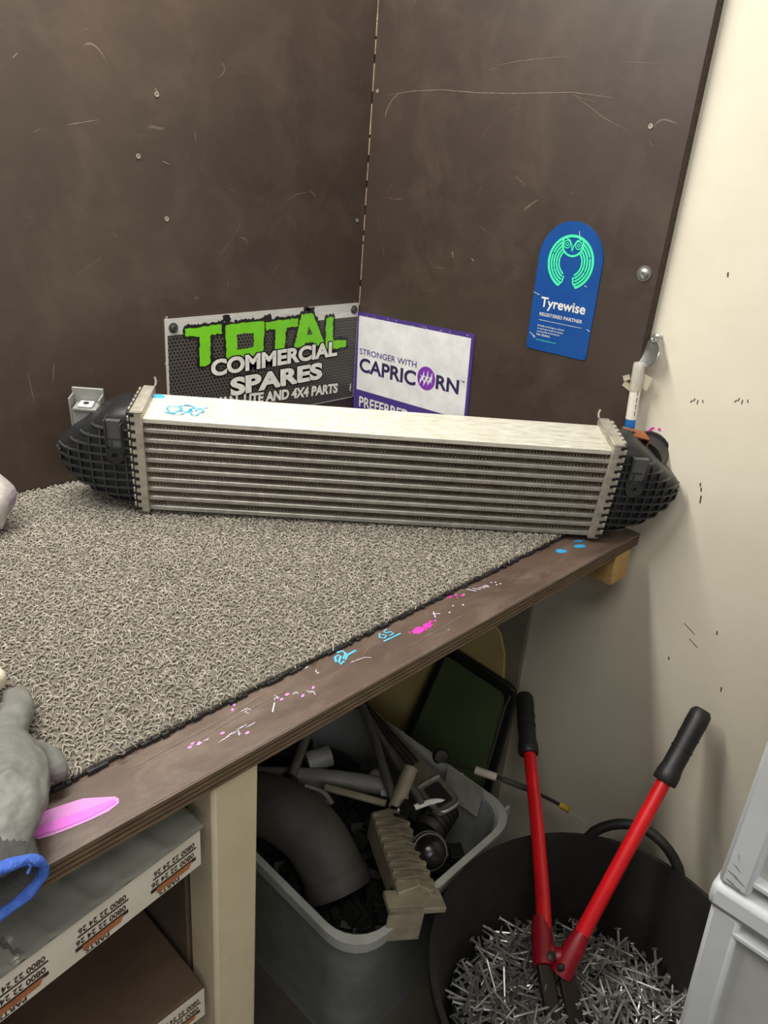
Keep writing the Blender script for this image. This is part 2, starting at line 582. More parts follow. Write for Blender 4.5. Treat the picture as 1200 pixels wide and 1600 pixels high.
stroke(mb, [(.493, .5005), (.498, .5075), (.503, .5075), (.5035, .504), (.496, .499), (.4935, .4935), (.500, .4955)], .0028, Z)
stroke(mb, [(.506, .512), (.512, .511), (.512, .505), (.503, .499), (.503, .4965), (.511, .5015), (.524, .502)], .0028, Z)
stroke(mb, [(.570, .509), (.564, .503), (.567, .4985), (.573, .5005), (.571, .505)], .002, Z)
stroke(mb, [(.583, .510), (.577, .509), (.576, .505), (.583, .503), (.583, .4985), (.577, .4985)], .002, Z)
stroke(mb, [(.563, .4945), (.574, .494), (.589, .4935)], .0022, Z)
build_each(mb, 'blue_pen_number', m_blueink, bench)
mb = MB()
blob(mb, .611, .4845, .0098, .0058, Z, .1)
blob(mb, .628, .4845, .0075, .0048, Z, .2)
for x, y, r in ((.620, .4795, .0016), (.6375, .488, .0025), (.643, .486, .0022), (.634, .4825, .0014), (.6, .4885, .0016), (.702, .513, .004), (.712, .509, .0022), (.7185, .503, .003), (.709, .515, .0014), (.708, .504, .0014)):
    blob(mb, x, y, r, r * .8, Z)
build_each(mb, 'magenta_paint_blot', m_pinkink, bench)
mb = MB()
stroke(mb, [(.657, .5005), (.649, .4905)], .0014, Z)
stroke(mb, [(.653, .498), (.660, .4925)], .0014, Z)
for k in range(4):
    stroke(mb, [(.735 + k * .008, .509 - k * .0035), (.741 + k * .008, .499 - k * .001)], .0016, Z)
stroke(mb, [(.759, .501), (.765, .500), (.763, .4955)], .0016, Z)
for x, y in ((.776, .5005), (.7815, .4975), (.777, .492), (.7835, .4905), (.70, .488), (.672, .487), (.688, .4945)):
    blob(mb, x, y, .0016, .0012, Z)
for x, y, s in ((.372, .494, 1.3), (.401, .4905, 1.0), (.3145, .4855, .8), (.437, .478, .9), (.4222, .486, .8), (.468, .4975, .8), (.346, .474, .8), (.46, .513, .6)):
    for k in range(2):
        aa = random.uniform(0, 6.2)
        l = random.uniform(.002, .0055) * s
        q = (x + random.uniform(-.004, .004) * s, y + random.uniform(-.003, .003) * s)
        bend = random.uniform(-1.2, 1.2)
        stroke(mb, [q, (q[0] + l * math.cos(aa), q[1] + l * math.sin(aa) * .8), (q[0] + l * 1.7 * math.cos(aa + bend), q[1] + l * 1.4 * math.sin(aa + bend))], [.0006, .0012, .0007], Z)
for k in range(9):
    x = .322 + k * .0045 + random.uniform(-.001, .001)
    y = .4775 + random.uniform(-.0016, .0024)
    stroke(mb, [(x, y), (x + .008, y + .0008 + random.uniform(-.001, .001))], [.0003, .0009], Z)
stroke(mb, [(.388, .4785), (.398, .488)], .0014, Z)
stroke(mb, [(.505, .489), (.523, .486), (.528, .481)], .0009, Z)
build_each(mb, 'white_pen_scribble', m_whiteink, bench)
mb = MB()
for x, y in ((.300, .488), (.304, .490), (.309, .487), (.36, .506), (.366, .512), (.351, .470), (.333, .4845), (.407, .488), (.416, .4905), (.444, .482), (.427, .4785)):
    blob(mb, x, y, .0026, .0016, Z, random.random())
build_each(mb, 'pink_pen_dot', mat('pale_pink_ink', (214, 142, 210), 0.6), bench)
mb = MB()
blob(mb, .938, .4925, .0095, .006, Z, -.5, .1)
blob(mb, .976, .484, .0105, .0055, Z, -.45, .1)
stroke(mb, [(.984, .497), (.997, .492)], .004, Z)
stroke(mb, [(.992, .497), (.990, .490)], .003, Z)
build_each(mb, 'blue_paint_blot', m_sky, bench)
mb = MB()
for pts in ([(.24, .4497), (.45, .4494), (.80, .4496), (1.05, .4493)], [(.30, .489), (.35, .4945), (.42, .497)], [(.47, .484), (.52, .489), (.555, .503)], [(.25, .498), (.33, .5), (.4, .506)], [(.58, .468), (.68, .472)]):
    stroke(mb, pts, .0006, Z)
build_each(mb, 'scratch', m_scr, bench)

# ------------------------------------------------------------------ carpet mat
X0, X1, Y0, Y1 = -0.45, 1.085, 0.517, 1.112
mt = thing('carpet_mat', 'grey beige loop pile carpet mat lying on the workbench top', 'mat', (0.4, 0.8, 0.0))
MB().bb((X0, Y0, 0.0005), (X1, Y1, 0.0065)).build('mat_base', m_matbase, mt)


def loop_pile(name, m, pts, zb, parent, size=1.0):
    n = len(pts)
    K, S = 6, 3
    th = np.linspace(-0.5, math.pi + 0.5, K)
    ang = rng.uniform(0, 2 * math.pi, n)
    rad = rng.uniform(.0019, .0033, n) * size
    hh = rng.uniform(.0026, .0044, n) * size
    lean = rng.normal(0, .0024, (n, 2))
    tr = rng.uniform(.0008, .00115, n) * size
    ca, sa = np.cos(ang), np.sin(ang)
    V = np.zeros((n, K, S, 3))
    for k in range(K):
        cx, cz = np.cos(th[k]), max(math.sin(th[k]), -.3)
        px = rad * cx
        pz = hh * cz
        for s in range(S):
            a = 2 * math.pi * s / S
            o1, o2 = math.cos(a), math.sin(a)
            lx = px + tr * o1 * cx
            ly = tr * o2
            V[:, k, s, 0] = pts[:, 0] + lx * ca - ly * sa + lean[:, 0] * cz
            V[:, k, s, 1] = pts[:, 1] + lx * sa + ly * ca + lean[:, 1] * cz
            V[:, k, s, 2] = zb + pz + tr * o1 * math.sin(th[k])
    base = (np.arange(n) * K * S)[:, None]
    q = []
    for k in range(K - 1):
        for s in range(S):
            t = (s + 1) % S
            q.append((k * S + s, k * S + t, (k + 1) * S + t, (k + 1) * S + s))
    q = np.array(q)
    F = (base[:, :, None] + q[None]).reshape(-1, 4)
    V = V.reshape(-1, 3)
    inv = np.array(wm(parent).inverted())
    V = V @ inv[:3, :3].T + inv[:3, 3]
    me = bpy.data.meshes.new(name)
    me.vertices.add(len(V))
    me.vertices.foreach_set('co', V.ravel())
    me.loops.add(F.size)
    me.loops.foreach_set('vertex_index', F.ravel().astype(np.int32))
    me.polygons.add(len(F))
    me.polygons.foreach_set('loop_start', np.arange(0, F.size, 4, dtype=np.int32))
    me.polygons.foreach_set('loop_total', np.full(len(F), 4, dtype=np.int32))
    me.update(calc_edges=True)
    me.polygons.foreach_set('use_smooth', np.ones(len(F), dtype=bool))
    me.materials.append(m)
    o = bpy.data.objects.new(name, me)
    COL.objects.link(o)
    o.parent = parent
    o['kind'] = 'stuff'
    return o


gx, gy = np.meshgrid(np.arange(0.06, X1, .0044), np.arange(Y0 + .002, Y1 - .002, .0044))
pts = np.stack([gx.ravel(), gy.ravel()], 1) + rng.normal(0, .0011, (gx.size, 2))
# only the part of the mat near the camera's view is piled; the mat runs on to the left with the same base
keep = pts[:, 0] > 0.06 + 0.0 * pts[:, 1]
loop_pile('loop_pile', m_loop, pts[keep], 0.0058, mt)
mb = MB()
x = X0
while x < X1:
    l = random.uniform(.004, .011)
    d = random.uniform(.001, .0045)
    mb.bb((x, Y0 - d, 0.0004), (x + l, Y0 + .002, random.uniform(.003, .0055)))
    x += l * random.uniform(.9, 1.25)
mb.build('rubber_edge', m_rubber, mt, bevel=0.0006)

# ------------------------------------------------------------------ intercooler
IC = frame((.5185, .9363, .0150), (.7298, -.6836, -.0099), (.6763, .7198, .1563), (-.0997, -.1207, .9877))
ic = thing('intercooler', 'long aluminium intercooler with black ribbed plastic end tanks, lying across the bench', 'intercooler', M=IC)
CU0, CU1, WB, WT, D = 0.003, 0.659, 0.003, 0.150, 0.078
NB = 10
pitch = (WT - WB - 0.0070) / (NB - 1)
for i in range(1, NB - 1):
    wc = WB + 0.0035 + i * pitch
    MB().bb((CU0, 0.0, wc - .0033), (CU1, D - .002, wc + .0033)).build('core_tube', m_tubebar, ic, world=False, bevel=0.0012)
mb = MB().bb((CU0, 0.0, WT - .0075), (CU1, D, WT))
mb.build('top_plate', m_alutop, ic, world=False, bevel=0.001)
mb = MB()
for v in (.008, .022, .036, .050, .064, .0735):
    mb.bb((CU0 + .004, v - .0028, WT - .001), (CU1 - .004, v + .0028, WT + .0012))
mb.build('plate_ridges', m_alutop, ic, world=False, bevel=0.0009)
MB().bb((CU0, 0.0, WB - .001), (CU1, D, WB + .006)).build('bottom_plate', m_tubebar, ic, world=False, bevel=0.001)
for i in range(NB - 1):
    lo = WB + .0035 + i * pitch + .0033
    hi = lo + pitch - .0066
    mb = MB()
    u = CU0 + .002
    step = .0024
    prof = []
    k = 0
    while u < CU1 - .002:
        j = random.uniform(-.00035, .00035)
        prof.append((u + j + .0004 * math.sin(u * 40 + i), lo if k % 2 == 0 else hi))
        u += step * (1.15 if k % 2 else .85)
        k += 1
    vs, fs = [], []
    fr, th = .0025, .0003
    for (uu, ww) in prof:
        vs += [(uu, fr, ww), (uu + .0022, D - .004, ww)]
    for q in range(len(prof) - 1):
        fs.append((2 * q, 2 * q + 1, 2 * q + 3, 2 * q + 2))
    mb.add(vs, fs)
    o = mb.build('cooling_fin', m_fin, ic, world=False, smooth=0)
    so = o.modifiers.new('solid', 'SOLIDIFY')
    so.thickness = .0006
    o['kind'] = 'stuff'
MB().bb((CU0, .066, WB), (CU1, .0665, WT - .008)).build('core_shade_sheet', m_dark, ic, world=False)  # added dark sheet across the open core, shade behind the fins as colour
mb = MB()
for cx, cv in ((.040, .030), (.056, .036), (.070, .028)):
    ps = [(cx + .009 * math.cos(t) * (1 + .3 * math.sin(3 * t)), cv + .011 * math.sin(t)) for t in [k * .5 for k in range(14)]]
    stroke(mb, ps, .0022, WT + .0015)
stroke(mb, [(.030, .020), (.050, .016), (.085, .045)], .0018, WT + .0015)
blob(mb, .012, .068, .008, .006, WT + .0015)
b1, b2 = MB(), MB()
for f in mb.f:
    (b1 if mb.v[f[0]][0] > .024 else b2).add([mb.v[i] for i in f], [tuple(range(len(f)))])
b1.build('blue_pen_scribble', m_sky, ic, world=False, smooth=0)
b2.build('blue_pen_dab', m_sky, ic, world=False, smooth=0)


def header(side):
    u0, u1 = ((-.0125, .004) if side < 0 else (.658, .6745))
    H0, H1, V0, V1 = -.001, .1605, -.004, D + .006
    out = u0 if side < 0 else u1
    inn = u1 if side < 0 else u0
    mb = MB()
    mb.bb((u0, V0, H0), (u1, V0 + .004, H1))
    mb.bb((u0, V1 - .004, H0), (u1, V1, H1))
    mb.bb((u0, V0, H1 - .004), (u1, V1, H1))
    mb.bb((u0, V0, H0), (u1, V1, H0 + .004))
    mb.build('header_channel', m_alu, ic, world=False, bevel=0.0012)
    MB().bb((min(inn, inn + side * .004), V0 + .004, H0 + .004), (max(inn, inn + side * .004), V1 - .004, H1 - .004)).build('header_plate', m_alu, ic, world=False)
    mb = MB()
    for k in range(12):                             # crimp tabs folded over the tank's flange
        wz = H0 + .010 + k * .0125
        mb.bb((out - .001, V0 - .0012, wz), (out + side * .0035, V0 + .002, wz + .0075))
    for k in range(6):
        vz = V0 + .008 + k * .0125
        mb.bb((out - .001, vz, H1 - .002), (out + side * .0035, vz + .0075, H1 + .0012))
    mb.build('crimp_tabs', m_alu, ic, world=False, bevel=0.0006)
    mb = MB()
    for k in range(13):
        wz = H0 + .004 + k * .0125
        mb.bb((out - side * .0060, V0 - .0006, wz), (out + side * .0010, V0 + .001, wz + .0050))
    mb.build('crimp_slots', m_dark, ic, world=False)
    mb = MB()
    mb.tube([(inn, V1 - .002, H1), (inn - side * .001, V1 + .001, H1 + .006), (inn + side * .001, V1 + .003, H1 + .012)], .0016, 6)
    mb.build('corner_tab', m_alu, ic, world=False)


header(-1)
header(1)

ST_L = [(.0, .158, .002, .000, .080), (.012, .157, .002, .000, .081), (.026, .154, .005, .000, .086), (.045, .142, .011, .001, .090), (.064, .127, .020, .003, .092),
        (.082, .112, .032, .007, .092), (.098, .100, .046, .014, .090), (.108, .093, .058, .023, .086), (.113, .087, .070, .034, .078)]


def tank_fn(q, st):
    """station values at distance q from the header"""
    for i in range(len(st) - 1):
        if q <= st[i + 1][0]:
            t = (q - st[i][0]) / (st[i + 1][0] - st[i][0])
            return [st[i][k] + (st[i + 1][k] - st[i][k]) * t for k in range(1, 5)]
    return list(st[-1][1:])


def front_v(q, wz, st):
    wt, wb, v0, v1 = tank_fn(q, st)
    hw, wc, hv, vc = (wt - wb) / 2, (wt + wb) / 2, (v1 - v0) / 2, (v1 + v0) / 2
    a = min(1, abs((wz - wc) / hw)) ** 4.5
    return vc - hv * (max(0, 1 - a)) ** (1 / 4.5)


def tank(side, st, base, reach, nh, nv):
    sg = side
    X = lambda q: base + sg * q
    mb = MB()
    rings = []
    N = 32
    qs = [i * reach / 16 for i in range(17)]
    for q in qs:
        wt, wb, v0, v1 = tank_fn(q, st)
        hw, wc, hv, vc = (wt - wb) / 2, (wt + wb) / 2, (v1 - v0) / 2, (v1 + v0) / 2
        ring = []
        for k in range(N):
            a = 2 * math.pi * k / N
            c, s = math.cos(a), math.sin(a)
            e = 2 / 4.5
            ring.append((X(q), vc + hv * math.copysign(abs(c) ** e, c), wc + hw * math.copysign(abs(s) ** e, s)))
        rings.append(ring)
    mb.loft(rings)
    mb.build('end_tank', m_black, ic, world=False, smooth=50)
    # raised grid of ribs over the front face
    th, hi = .0011, .0042
    for i in range(nh):
        wz = .012 + i * (.118 / (nh - 1))
        line = []
        for j in range(41):
            q = .003 + j * (reach - .003) / 40
            wt, wb, v0, v1 = tank_fn(q, st)
            if wb + .002 < wz < wt - .004:
                line.append((X(q), front_v(q, wz, st), wz))
        if len(line) < 3:
            continue
        # wrap round the tip
        vs, fs = [], []
        for (x_, v_, w_) in line:
            vs += [(x_, v_ + .003, w_ - th), (x_, v_ - hi, w_ - th), (x_, v_ - hi, w_ + th), (x_, v_ + .003, w_ + th)]
        x_, v_, w_ = line[-1]
        vs += [(x_ + sg * .004, v_ + .006, w_ - th), (x_ + sg * .004, v_ + .001, w_ - th), (x_ + sg * .004, v_ + .001, w_ + th), (x_ + sg * .004, v_ + .006, w_ + th)]
        n = len(vs) // 4
        for k in range(n - 1):
            for s in range(4):
                t = (s + 1) % 4
                fs.append((4 * k + s, 4 * k + t, 4 * k + 4 + t, 4 * k + 4 + s))
        fs += [(3, 2, 1, 0), (4 * n - 4, 4 * n - 3, 4 * n - 2, 4 * n - 1)]
        MB().add(vs, fs).build('tank_rib', m_blackrib, ic, world=False, smooth=30)
    for i in range(nv):
        q = .010 + i * (reach - .016) / (nv - 1)
        wt, wb, v0, v1 = tank_fn(q, st)
        vs, fs = [], []
        n = 14
        for k in range(n):
            wz = wb + .004 + (min(wt - .012, .134) - wb - .004) * k / (n - 1)
            v_ = front_v(q, wz, st)
            vs += [(X(q) - th, v_ + .003, wz), (X(q) - th, v_ - hi + .0006, wz), (X(q) + th, v_ - hi + .0006, wz), (X(q) + th, v_ + .003, wz)]
        for k in range(n - 1):
            for s in range(4):
                t = (s + 1) % 4
                fs.append((4 * k + s, 4 * k + t, 4 * k + 4 + t, 4 * k + 4 + s))
        fs += [(3, 2, 1, 0), (4 * n - 4, 4 * n - 3, 4 * n - 2, 4 * n - 1)]
        MB().add(vs, fs).build('tank_rib', m_blackrib, ic, world=False, smooth=30)
    # flange against the header
    MB().bb((min(X(-.002), X(.004)), -.0025, .001), (max(X(-.002), X(.004)), D + .0025, .159)).build('tank_flange', m_black, ic, world=False, bevel=0.001)


tank(-1, ST_L, -.0135, .113, 10, 7)
tank(1, ST_L, .6755, .113, 10, 8)

m_lug = mat('matte_grey_recess', (84, 84, 83), 0.5, 0, (62, 62, 61), 20)


def slot(uc, w0, w1, hw, tab):
    mb = MB()
    v = -.0035
    mb.bb((uc - hw - .002, v - .004, w0), (uc - hw, .012, w1))
    mb.bb((uc + hw, v - .004, w0), (uc + hw + .002, .012, w1 - .006))
    mb.bb((uc - hw - .002, v - .004, w0 - .002), (uc + hw + .002, .012, w0))
    mb.build('mount_slot', m_blackrib, ic, world=False, bevel=0.0006)
    MB().bb((uc - hw, -.003, w0), (uc + hw, .004, w1 - .002)).build('slot_face', m_lug, ic, world=False)
    mb = MB()
    mb.lathe([(.0125, 0), (.0125, .004), (.004, .004), (.003, .0)], (uc, -.004, w0 - .006), (0, -1, 0), 16, True)
    mb.build('mount_lug', m_black if not tab else m_blackrib, ic, world=False)


slot(-.036, .099, .146, .0095, False)
slot(.704, .098, .142, .0110, True)

# grey bracket with a spring nut, standing off the left tank
mb = MB()
mb.bb((-.114, .060, .087), (-.1115, .084, .142))
mb.bb((-.0725, .060, .087), (-.070, .084, .142))
mb.bb((-.114, .062, .087), (-.070, .064, .124))
mb.bb((-.114, .080, .087), (-.070, .084, .150))
mb.build('mounting_bracket', m_greyplast, ic, world=False, bevel=0.0008)
MB().bb((-.109, .058, .124), (-.075, .084, .128)).build('bracket_shelf', m_greyplast, ic, world=False, bevel=0.0008)
mb = MB().bb((-.102, .060, .1282), (-.082, .078, .132))
mb.build('spring_nut', mat('bright_zinc', (226, 226, 224), 0.35, 0.4), ic, world=False, bevel=0.001)
MB().lathe([(.004, 0), (.004, .0006)], (-.092, .069, .1321), (0, 0, 1), 12, True).build('nut_hole', m_dark, ic, world=False)
# outlet ring behind the right tank and its copper clip
mb = MB()
ax = Vector((.62, .78, .0)).normalized()
mb.lathe([(.030, -.01), (.031, .020), (.0345, .021), (.0345, .027), (.031, .028), (.031, .036), (.027, .036), (.026, .0)], (.742, .072, .104), ax, 28, True)
mb.build('outlet_port', m_black, ic, world=False)
mb = MB()
mb.box((.712, .062, .1490), (.036, .026, .0018), Matrix.Rotation(math.radians(10), 3, 'Y'))
mb.box((.7300, .062, .137), (.0018, .024, .020))
mb.build('copper_clip', m_copper, ic, world=False)
MB().lathe([(.003, 0), (.003, .0008)], (.707, .060, .1512), (0, 0, 1), 10, True).build('clip_hole', m_dark, ic, world=False)

# ------------------------------------------------------------------ signs
def sign_frame(o, x, y, rot=0.0):
    x, y = Vector(x), Vector(y)
    c, s = math.cos(rot), math.sin(rot)
    xx, yy = x * c + y * s, y * c - x * s
    return frame(o, xx, yy, xx.cross(yy))


def rrect(x0, y0, x1, y1, r, n=5):
    ps = []
    for cx, cy, a0 in ((x1 - r, y0 + r, -90), (x1 - r, y1 - r, 0), (x0 + r, y1 - r, 90), (x0 + r, y0 + r, 180)):
        for k in range(n + 1):
            a = math.radians(a0 + 90 * k / n)
            ps.append((cx + r * math.cos(a), cy + r * math.sin(a)))
    return ps


def flat(mb, poly, z):
    mb.add([(p[0], p[1], z) for p in poly], [tuple(range(len(poly)))])
    return mb


# TOTAL sign
m_band = mat('silver_sign_face', (214, 212, 206), 0.4, 0.3, (188, 186, 180), 30, stretch=(1, 10, 1))
m_green = mat('lime_green_print', (116, 196, 34), 0.45, 0, (104, 184, 26), 40)
m_print_w = mat('white_print', (222, 220, 214), 0.45, 0, (200, 198, 192), 60)
m_print_k = mat('black_print', (24, 22, 21), 0.45, 0)
m_mesh = mat('dark_hex_mesh_print', (40, 37, 34), 0.4, 0, (30, 27, 25), 12)
nt = m_mesh.node_tree
tc = [n for n in nt.nodes if n.type == 'TEX_COORD'][0]
sx = nt.nodes.new('ShaderNodeSeparateXYZ')
nt.links.new(tc.outputs['Object'], sx.inputs[0])


def mth(op, a, b=None, c=None):
    n = nt.nodes.new('ShaderNodeMath')
    n.operation = op
    for i, v in enumerate((a, b, c)):
        if v is None:
            continue
        if isinstance(v, (int, float)):
            n.inputs[i].default_value = v
        else:
            nt.links.new(v, n.inputs[i])
    return n.outputs[0]


# hexagonal rows of round holes
px_, py_ = .0068, .0058
row = mth('DIVIDE', sx.outputs[1], py_)
ri = mth('FLOOR', row)
odd = mth('MODULO', ri, 2.0)
ux = mth('ADD', mth('DIVIDE', sx.outputs[0], px_), mth('MULTIPLY', odd, .5))
du = mth('SUBTRACT', mth('FRACT', ux), .5)
dv = mth('SUBTRACT', mth('FRACT', row), .5)
dist = mth('SQRT', mth('ADD', mth('MULTIPLY', du, du), mth('MULTIPLY', dv, dv)))
ringm = mth('LESS_THAN', mth('ABSOLUTE', mth('SUBTRACT', dist, .47)), .075)
hole = mth('LESS_THAN', dist, .36)
bsdf = nt.nodes['Principled BSDF']
src = bsdf.inputs['Base Color'].links[0].from_socket
mx = nt.nodes.new('ShaderNodeMix')
mx.data_type = 'RGBA'
nt.links.new(mth('MULTIPLY', ringm, .5), mx.inputs[0])
nt.links.new(src, mx.inputs[6])
mx.inputs[7].default_value = lin((124, 118, 110))
mx2 = nt.nodes.new('ShaderNodeMix')
mx2.data_type = 'RGBA'
nt.links.new(hole, mx2.inputs[0])
nt.links.new(mx.outputs[2], mx2.inputs[6])
mx2.inputs[7].default_value = lin((16, 14, 14))
nt.links.new(mx2.outputs[2], bsdf.inputs['Base Color'])

TF = sign_frame((.665, 1.1128, .055), (1, 0, 0), (0, 0, 1), 0.0)
ts = thing('advertising_sign', 'black and silver sign with big green lettering, on the left panel behind the intercooler', 'sign', M=TF)
mm = .001
SC = lambda ps: [(x * mm, y * mm) for x, y in ps]
MB().prism(rrect(-.001, 0, .4325, .1925, .002), .002).build('sign_plate', m_band, ts, world=False)
flat(MB(), SC([(2.5, 2), (431, 2), (431, 166), (2.5, 166)]), .0003).build('mesh_print', m_mesh, ts, world=False, smooth=0)

LET = [SC([(35.5, 174), (72, 175.5), (107.5, 176.5), (107.5, 161), (84.8, 160.6), (84.2, 135), (84, 110.7), (72, 108.5), (61.7, 110), (62.5, 140), (62.9, 160.3), (36, 161.5)]),
       SC([(114.8, 173.6), (150, 175.5), (198, 174.8), (197.5, 140), (196, 115.4), (160, 112.5), (116.6, 114.3), (115.5, 145)]),
       SC([(199.2, 171.7), (240, 174), (276.4, 174), (277, 159), (249.2, 158.7), (247, 138), (245.3, 118), (234, 116), (223.8, 117.7), (223, 140), (222.8, 158.9), (202.6, 158.6)]),
       SC([(284, 181), (312, 180), (330, 150), (346.6, 119.5), (321, 118.5), (316.5, 125), (296, 126), (292.2, 119.5), (268, 119), (276, 150)]),
       SC([(347.1, 169.7), (364.5, 170.6), (366, 145), (366.6, 124.6), (401.8, 123), (403.1, 108.3), (375, 107), (347.3, 109), (347, 140)])]
HOLES = [None, SC([(138, 156), (175, 156.5), (174.5, 131), (138.5, 130)]), None, SC([(302, 158), (312, 142), (300, 141)]), None]


def rough_poly(ps, amp, k=5):
    out = []
    for i in range(len(ps)):
        a, b = ps[i], ps[(i + 1) % len(ps)]
        for j in range(k):
            t = j / k
            out.append((a[0] + (b[0] - a[0]) * t + random.uniform(-amp, amp), a[1] + (b[1] - a[1]) * t + random.uniform(-amp, amp)))
    return out


halo = MB()
for ps in LET:
    for i in range(len(ps)):
        a, b = Vector(ps[i]), Vector(ps[(i + 1) % len(ps)])
        m = max(2, int((b - a).length / .006))
        for j in range(m):
            p = a + (b - a) * (j / m)
            blob(halo, p[0], p[1], random.uniform(.004, .0078), random.uniform(.004, .0075), .0005 + random.uniform(0, .00008), 0, .35, 9)
for x, y in ((118, 184), (296, 187), (305, 188), (205, 180)):
    blob(halo, x * mm, y * mm, .010, .006, .0005, 0, .4, 11)
halo.build('letter_outline', m_print_k, ts, world=False, smooth=0)
for ps, hl in zip(LET, HOLES):
    mb = MB()
    flat(mb, rough_poly(ps, .0012), .0008)
    mb.build('green_letter', m_green, ts, world=False, smooth=0)
    if hl:
        flat(MB(), rough_poly(hl, .0009), .0011).build('letter_counter', m_mesh, ts, world=False, smooth=0)
mb = MB()                                            # black cracks across the rough letters
for _ in range(26):
    ps = random.choice(LET)
    i = random.randrange(len(ps))
    a, b = Vector(ps[i]), Vector(ps[(i + 1) % len(ps)])
    p = a + (b - a) * random.random()
    blob(mb, p[0], p[1], .0022, .0012, .0012, random.random() * 3, .5, 7)
mb.build('print_cracks', m_print_k, ts, world=False, smooth=0)
mb = MB()
for dx in (-.0022, .0022):
    for dy in (-.002, .002):
        lettering(mb, 'COMMERCIAL', .084 + dx, .0875 + dy, .2955, .030, .0012, .05, .017)
        lettering(mb, 'SPARES', .124 + dx, .0465 + dy, .2185, .034, .0012, .055, .020)
mb.build('lettering_shadow', m_print_k, ts, world=False, smooth=0)
mb = MB()
lettering(mb, 'COMMERCIAL', .084, .0875, .2955, .030, .0015, .045, .017)
lettering(mb, 'SPARES', .124, .0465, .2185, .034, .0015, .05, .020)
lettering(mb, 'VAN, UTE AND 4X4 PARTS', .087, .0262, .299, .0238, .0015, .045, -.046)
mb.build('lettering', m_print_w, ts, world=False, smooth=0)
mb = MB()
lettering(mb, 'A&A', 0, 0, .014, .005, .0015, .03)
mb.v = [(.424 - p[1] * 1.0, .014 + p[0] * 1.2, p[2]) for p in mb.v]
mb.build('small_print', m_print_w, ts, world=False, smooth=0)
for x, y in ((.0134, .178), (.420, .180)):
    mb = MB()
    mb.lathe([(.0085, 0), (.0085, .001), (.0055, .0012), (.005, .005), (.0028, .0055), (.0025, .004)], (x, y, .0003), (0, 0, 1), 14, True)
    mb.build('screw', mat('dark_screw', (90, 88, 86), .4, .6), ts, world=False)

# CAPRICORN sign
CF = sign_frame((1.0985, 1.1105, .012), (0, -1, 0), (0, 0, 1), math.radians(2.2))
cs = thing('advertising_sign', 'white sign with purple border and a purple ball in its lettering, right of the corner', 'sign', M=CF)
m_purple = mat('purple_print', (74, 54, 128), 0.45, 0, (64, 44, 116), 20)
m_violet = mat('violet_print', (124, 56, 168), 0.45, 0, (112, 46, 156), 30)
m_navy = mat('dark_indigo_print', (48, 42, 84), 0.45, 0)
m_signw = mat('grubby_white_print', (222, 221, 222), 0.45, 0, (200, 199, 200), 25)
MB().prism(rrect(0, 0, .299, .2185, .003), .002).build('sign_plate', m_purple, cs, world=False)
# local y = height above the sign's own bottom (sign bottom sits at z .012)
flat(MB(), rrect(.0085, .062, .2925, .211, .001), .0004).build('white_field', m_signw, cs, world=False, smooth=0)
mb = MB()
lettering(mb, 'STRONGER WITH', .014, .1355, .155, .0118, .0008, .008)
mb.build('lettering', m_purple, cs, world=False, smooth=0)
mb = MB()
lettering(mb, 'CAPRIC', .015, .100, .1545, .029, .0008, .028)
mb.build('lettering', m_navy, cs, world=False, smooth=0)
mb = MB()
lettering(mb, 'RN', .220, .106, .055, .0265, .0008, .028)
mb.build('lettering', m_navy, cs, world=False, smooth=0)
mb = MB()
lettering(mb, 'TM', .2785, .130, .008, .003, .0008, .01)
mb.build('lettering', m_navy, cs, world=False, smooth=0)
cc = (.1955, .1205)
flat(MB(), [(cc[0] + .0222 * math.cos(t), cc[1] + .0222 * math.sin(t)) for t in [2 * math.pi * k / 40 for k in range(40)]], .001).build('round_emblem', m_violet, cs, world=False, smooth=0)
mb = MB()
for dx, s_ in ((-.0095, .9), (.0005, 1.1), (.0105, .9)):
    stroke(mb, [(cc[0] + dx - .0055, cc[1] - .0135 * s_), (cc[0] + dx - .0035, cc[1] - .006 * s_), (cc[0] + dx + .0025, cc[1] + .002), (cc[0] + dx + .0035, cc[1] + .0135 * s_)], [.0008, .0042, .0048, .0010], .0013)
    stroke(mb, [(cc[0] + dx - .0055, cc[1] + .004), (cc[0] + dx + .0005, cc[1] + .001), (cc[0] + dx + .004, cc[1] - .008 * s_)], [.0008, .0034, .0008], .0013)
mb.build('emblem_stripes', m_signw, cs, world=False, smooth=0)
mb = MB()
lettering(mb, 'PREFERRED SUPPLIER', .018, .027, .262, .0225, .0008, .02)
mb.build('lettering', m_print_w, cs, world=False, smooth=0)
mb = MB()
for _ in range(22):
    x, y = random.uniform(.004, .295), random.choice((random.uniform(.004, .06), random.uniform(.211, .216)))
    aa = random.uniform(0, 3)
    l = random.uniform(.001, .004)
    stroke(mb, [(x - l * math.cos(aa), y - l * math.sin(aa) * .5), (x + l * math.cos(aa), y + l * math.sin(aa) * .5)], .0005, .001)
mb.build('scratch', m_print_w, cs, world=False, smooth=0)

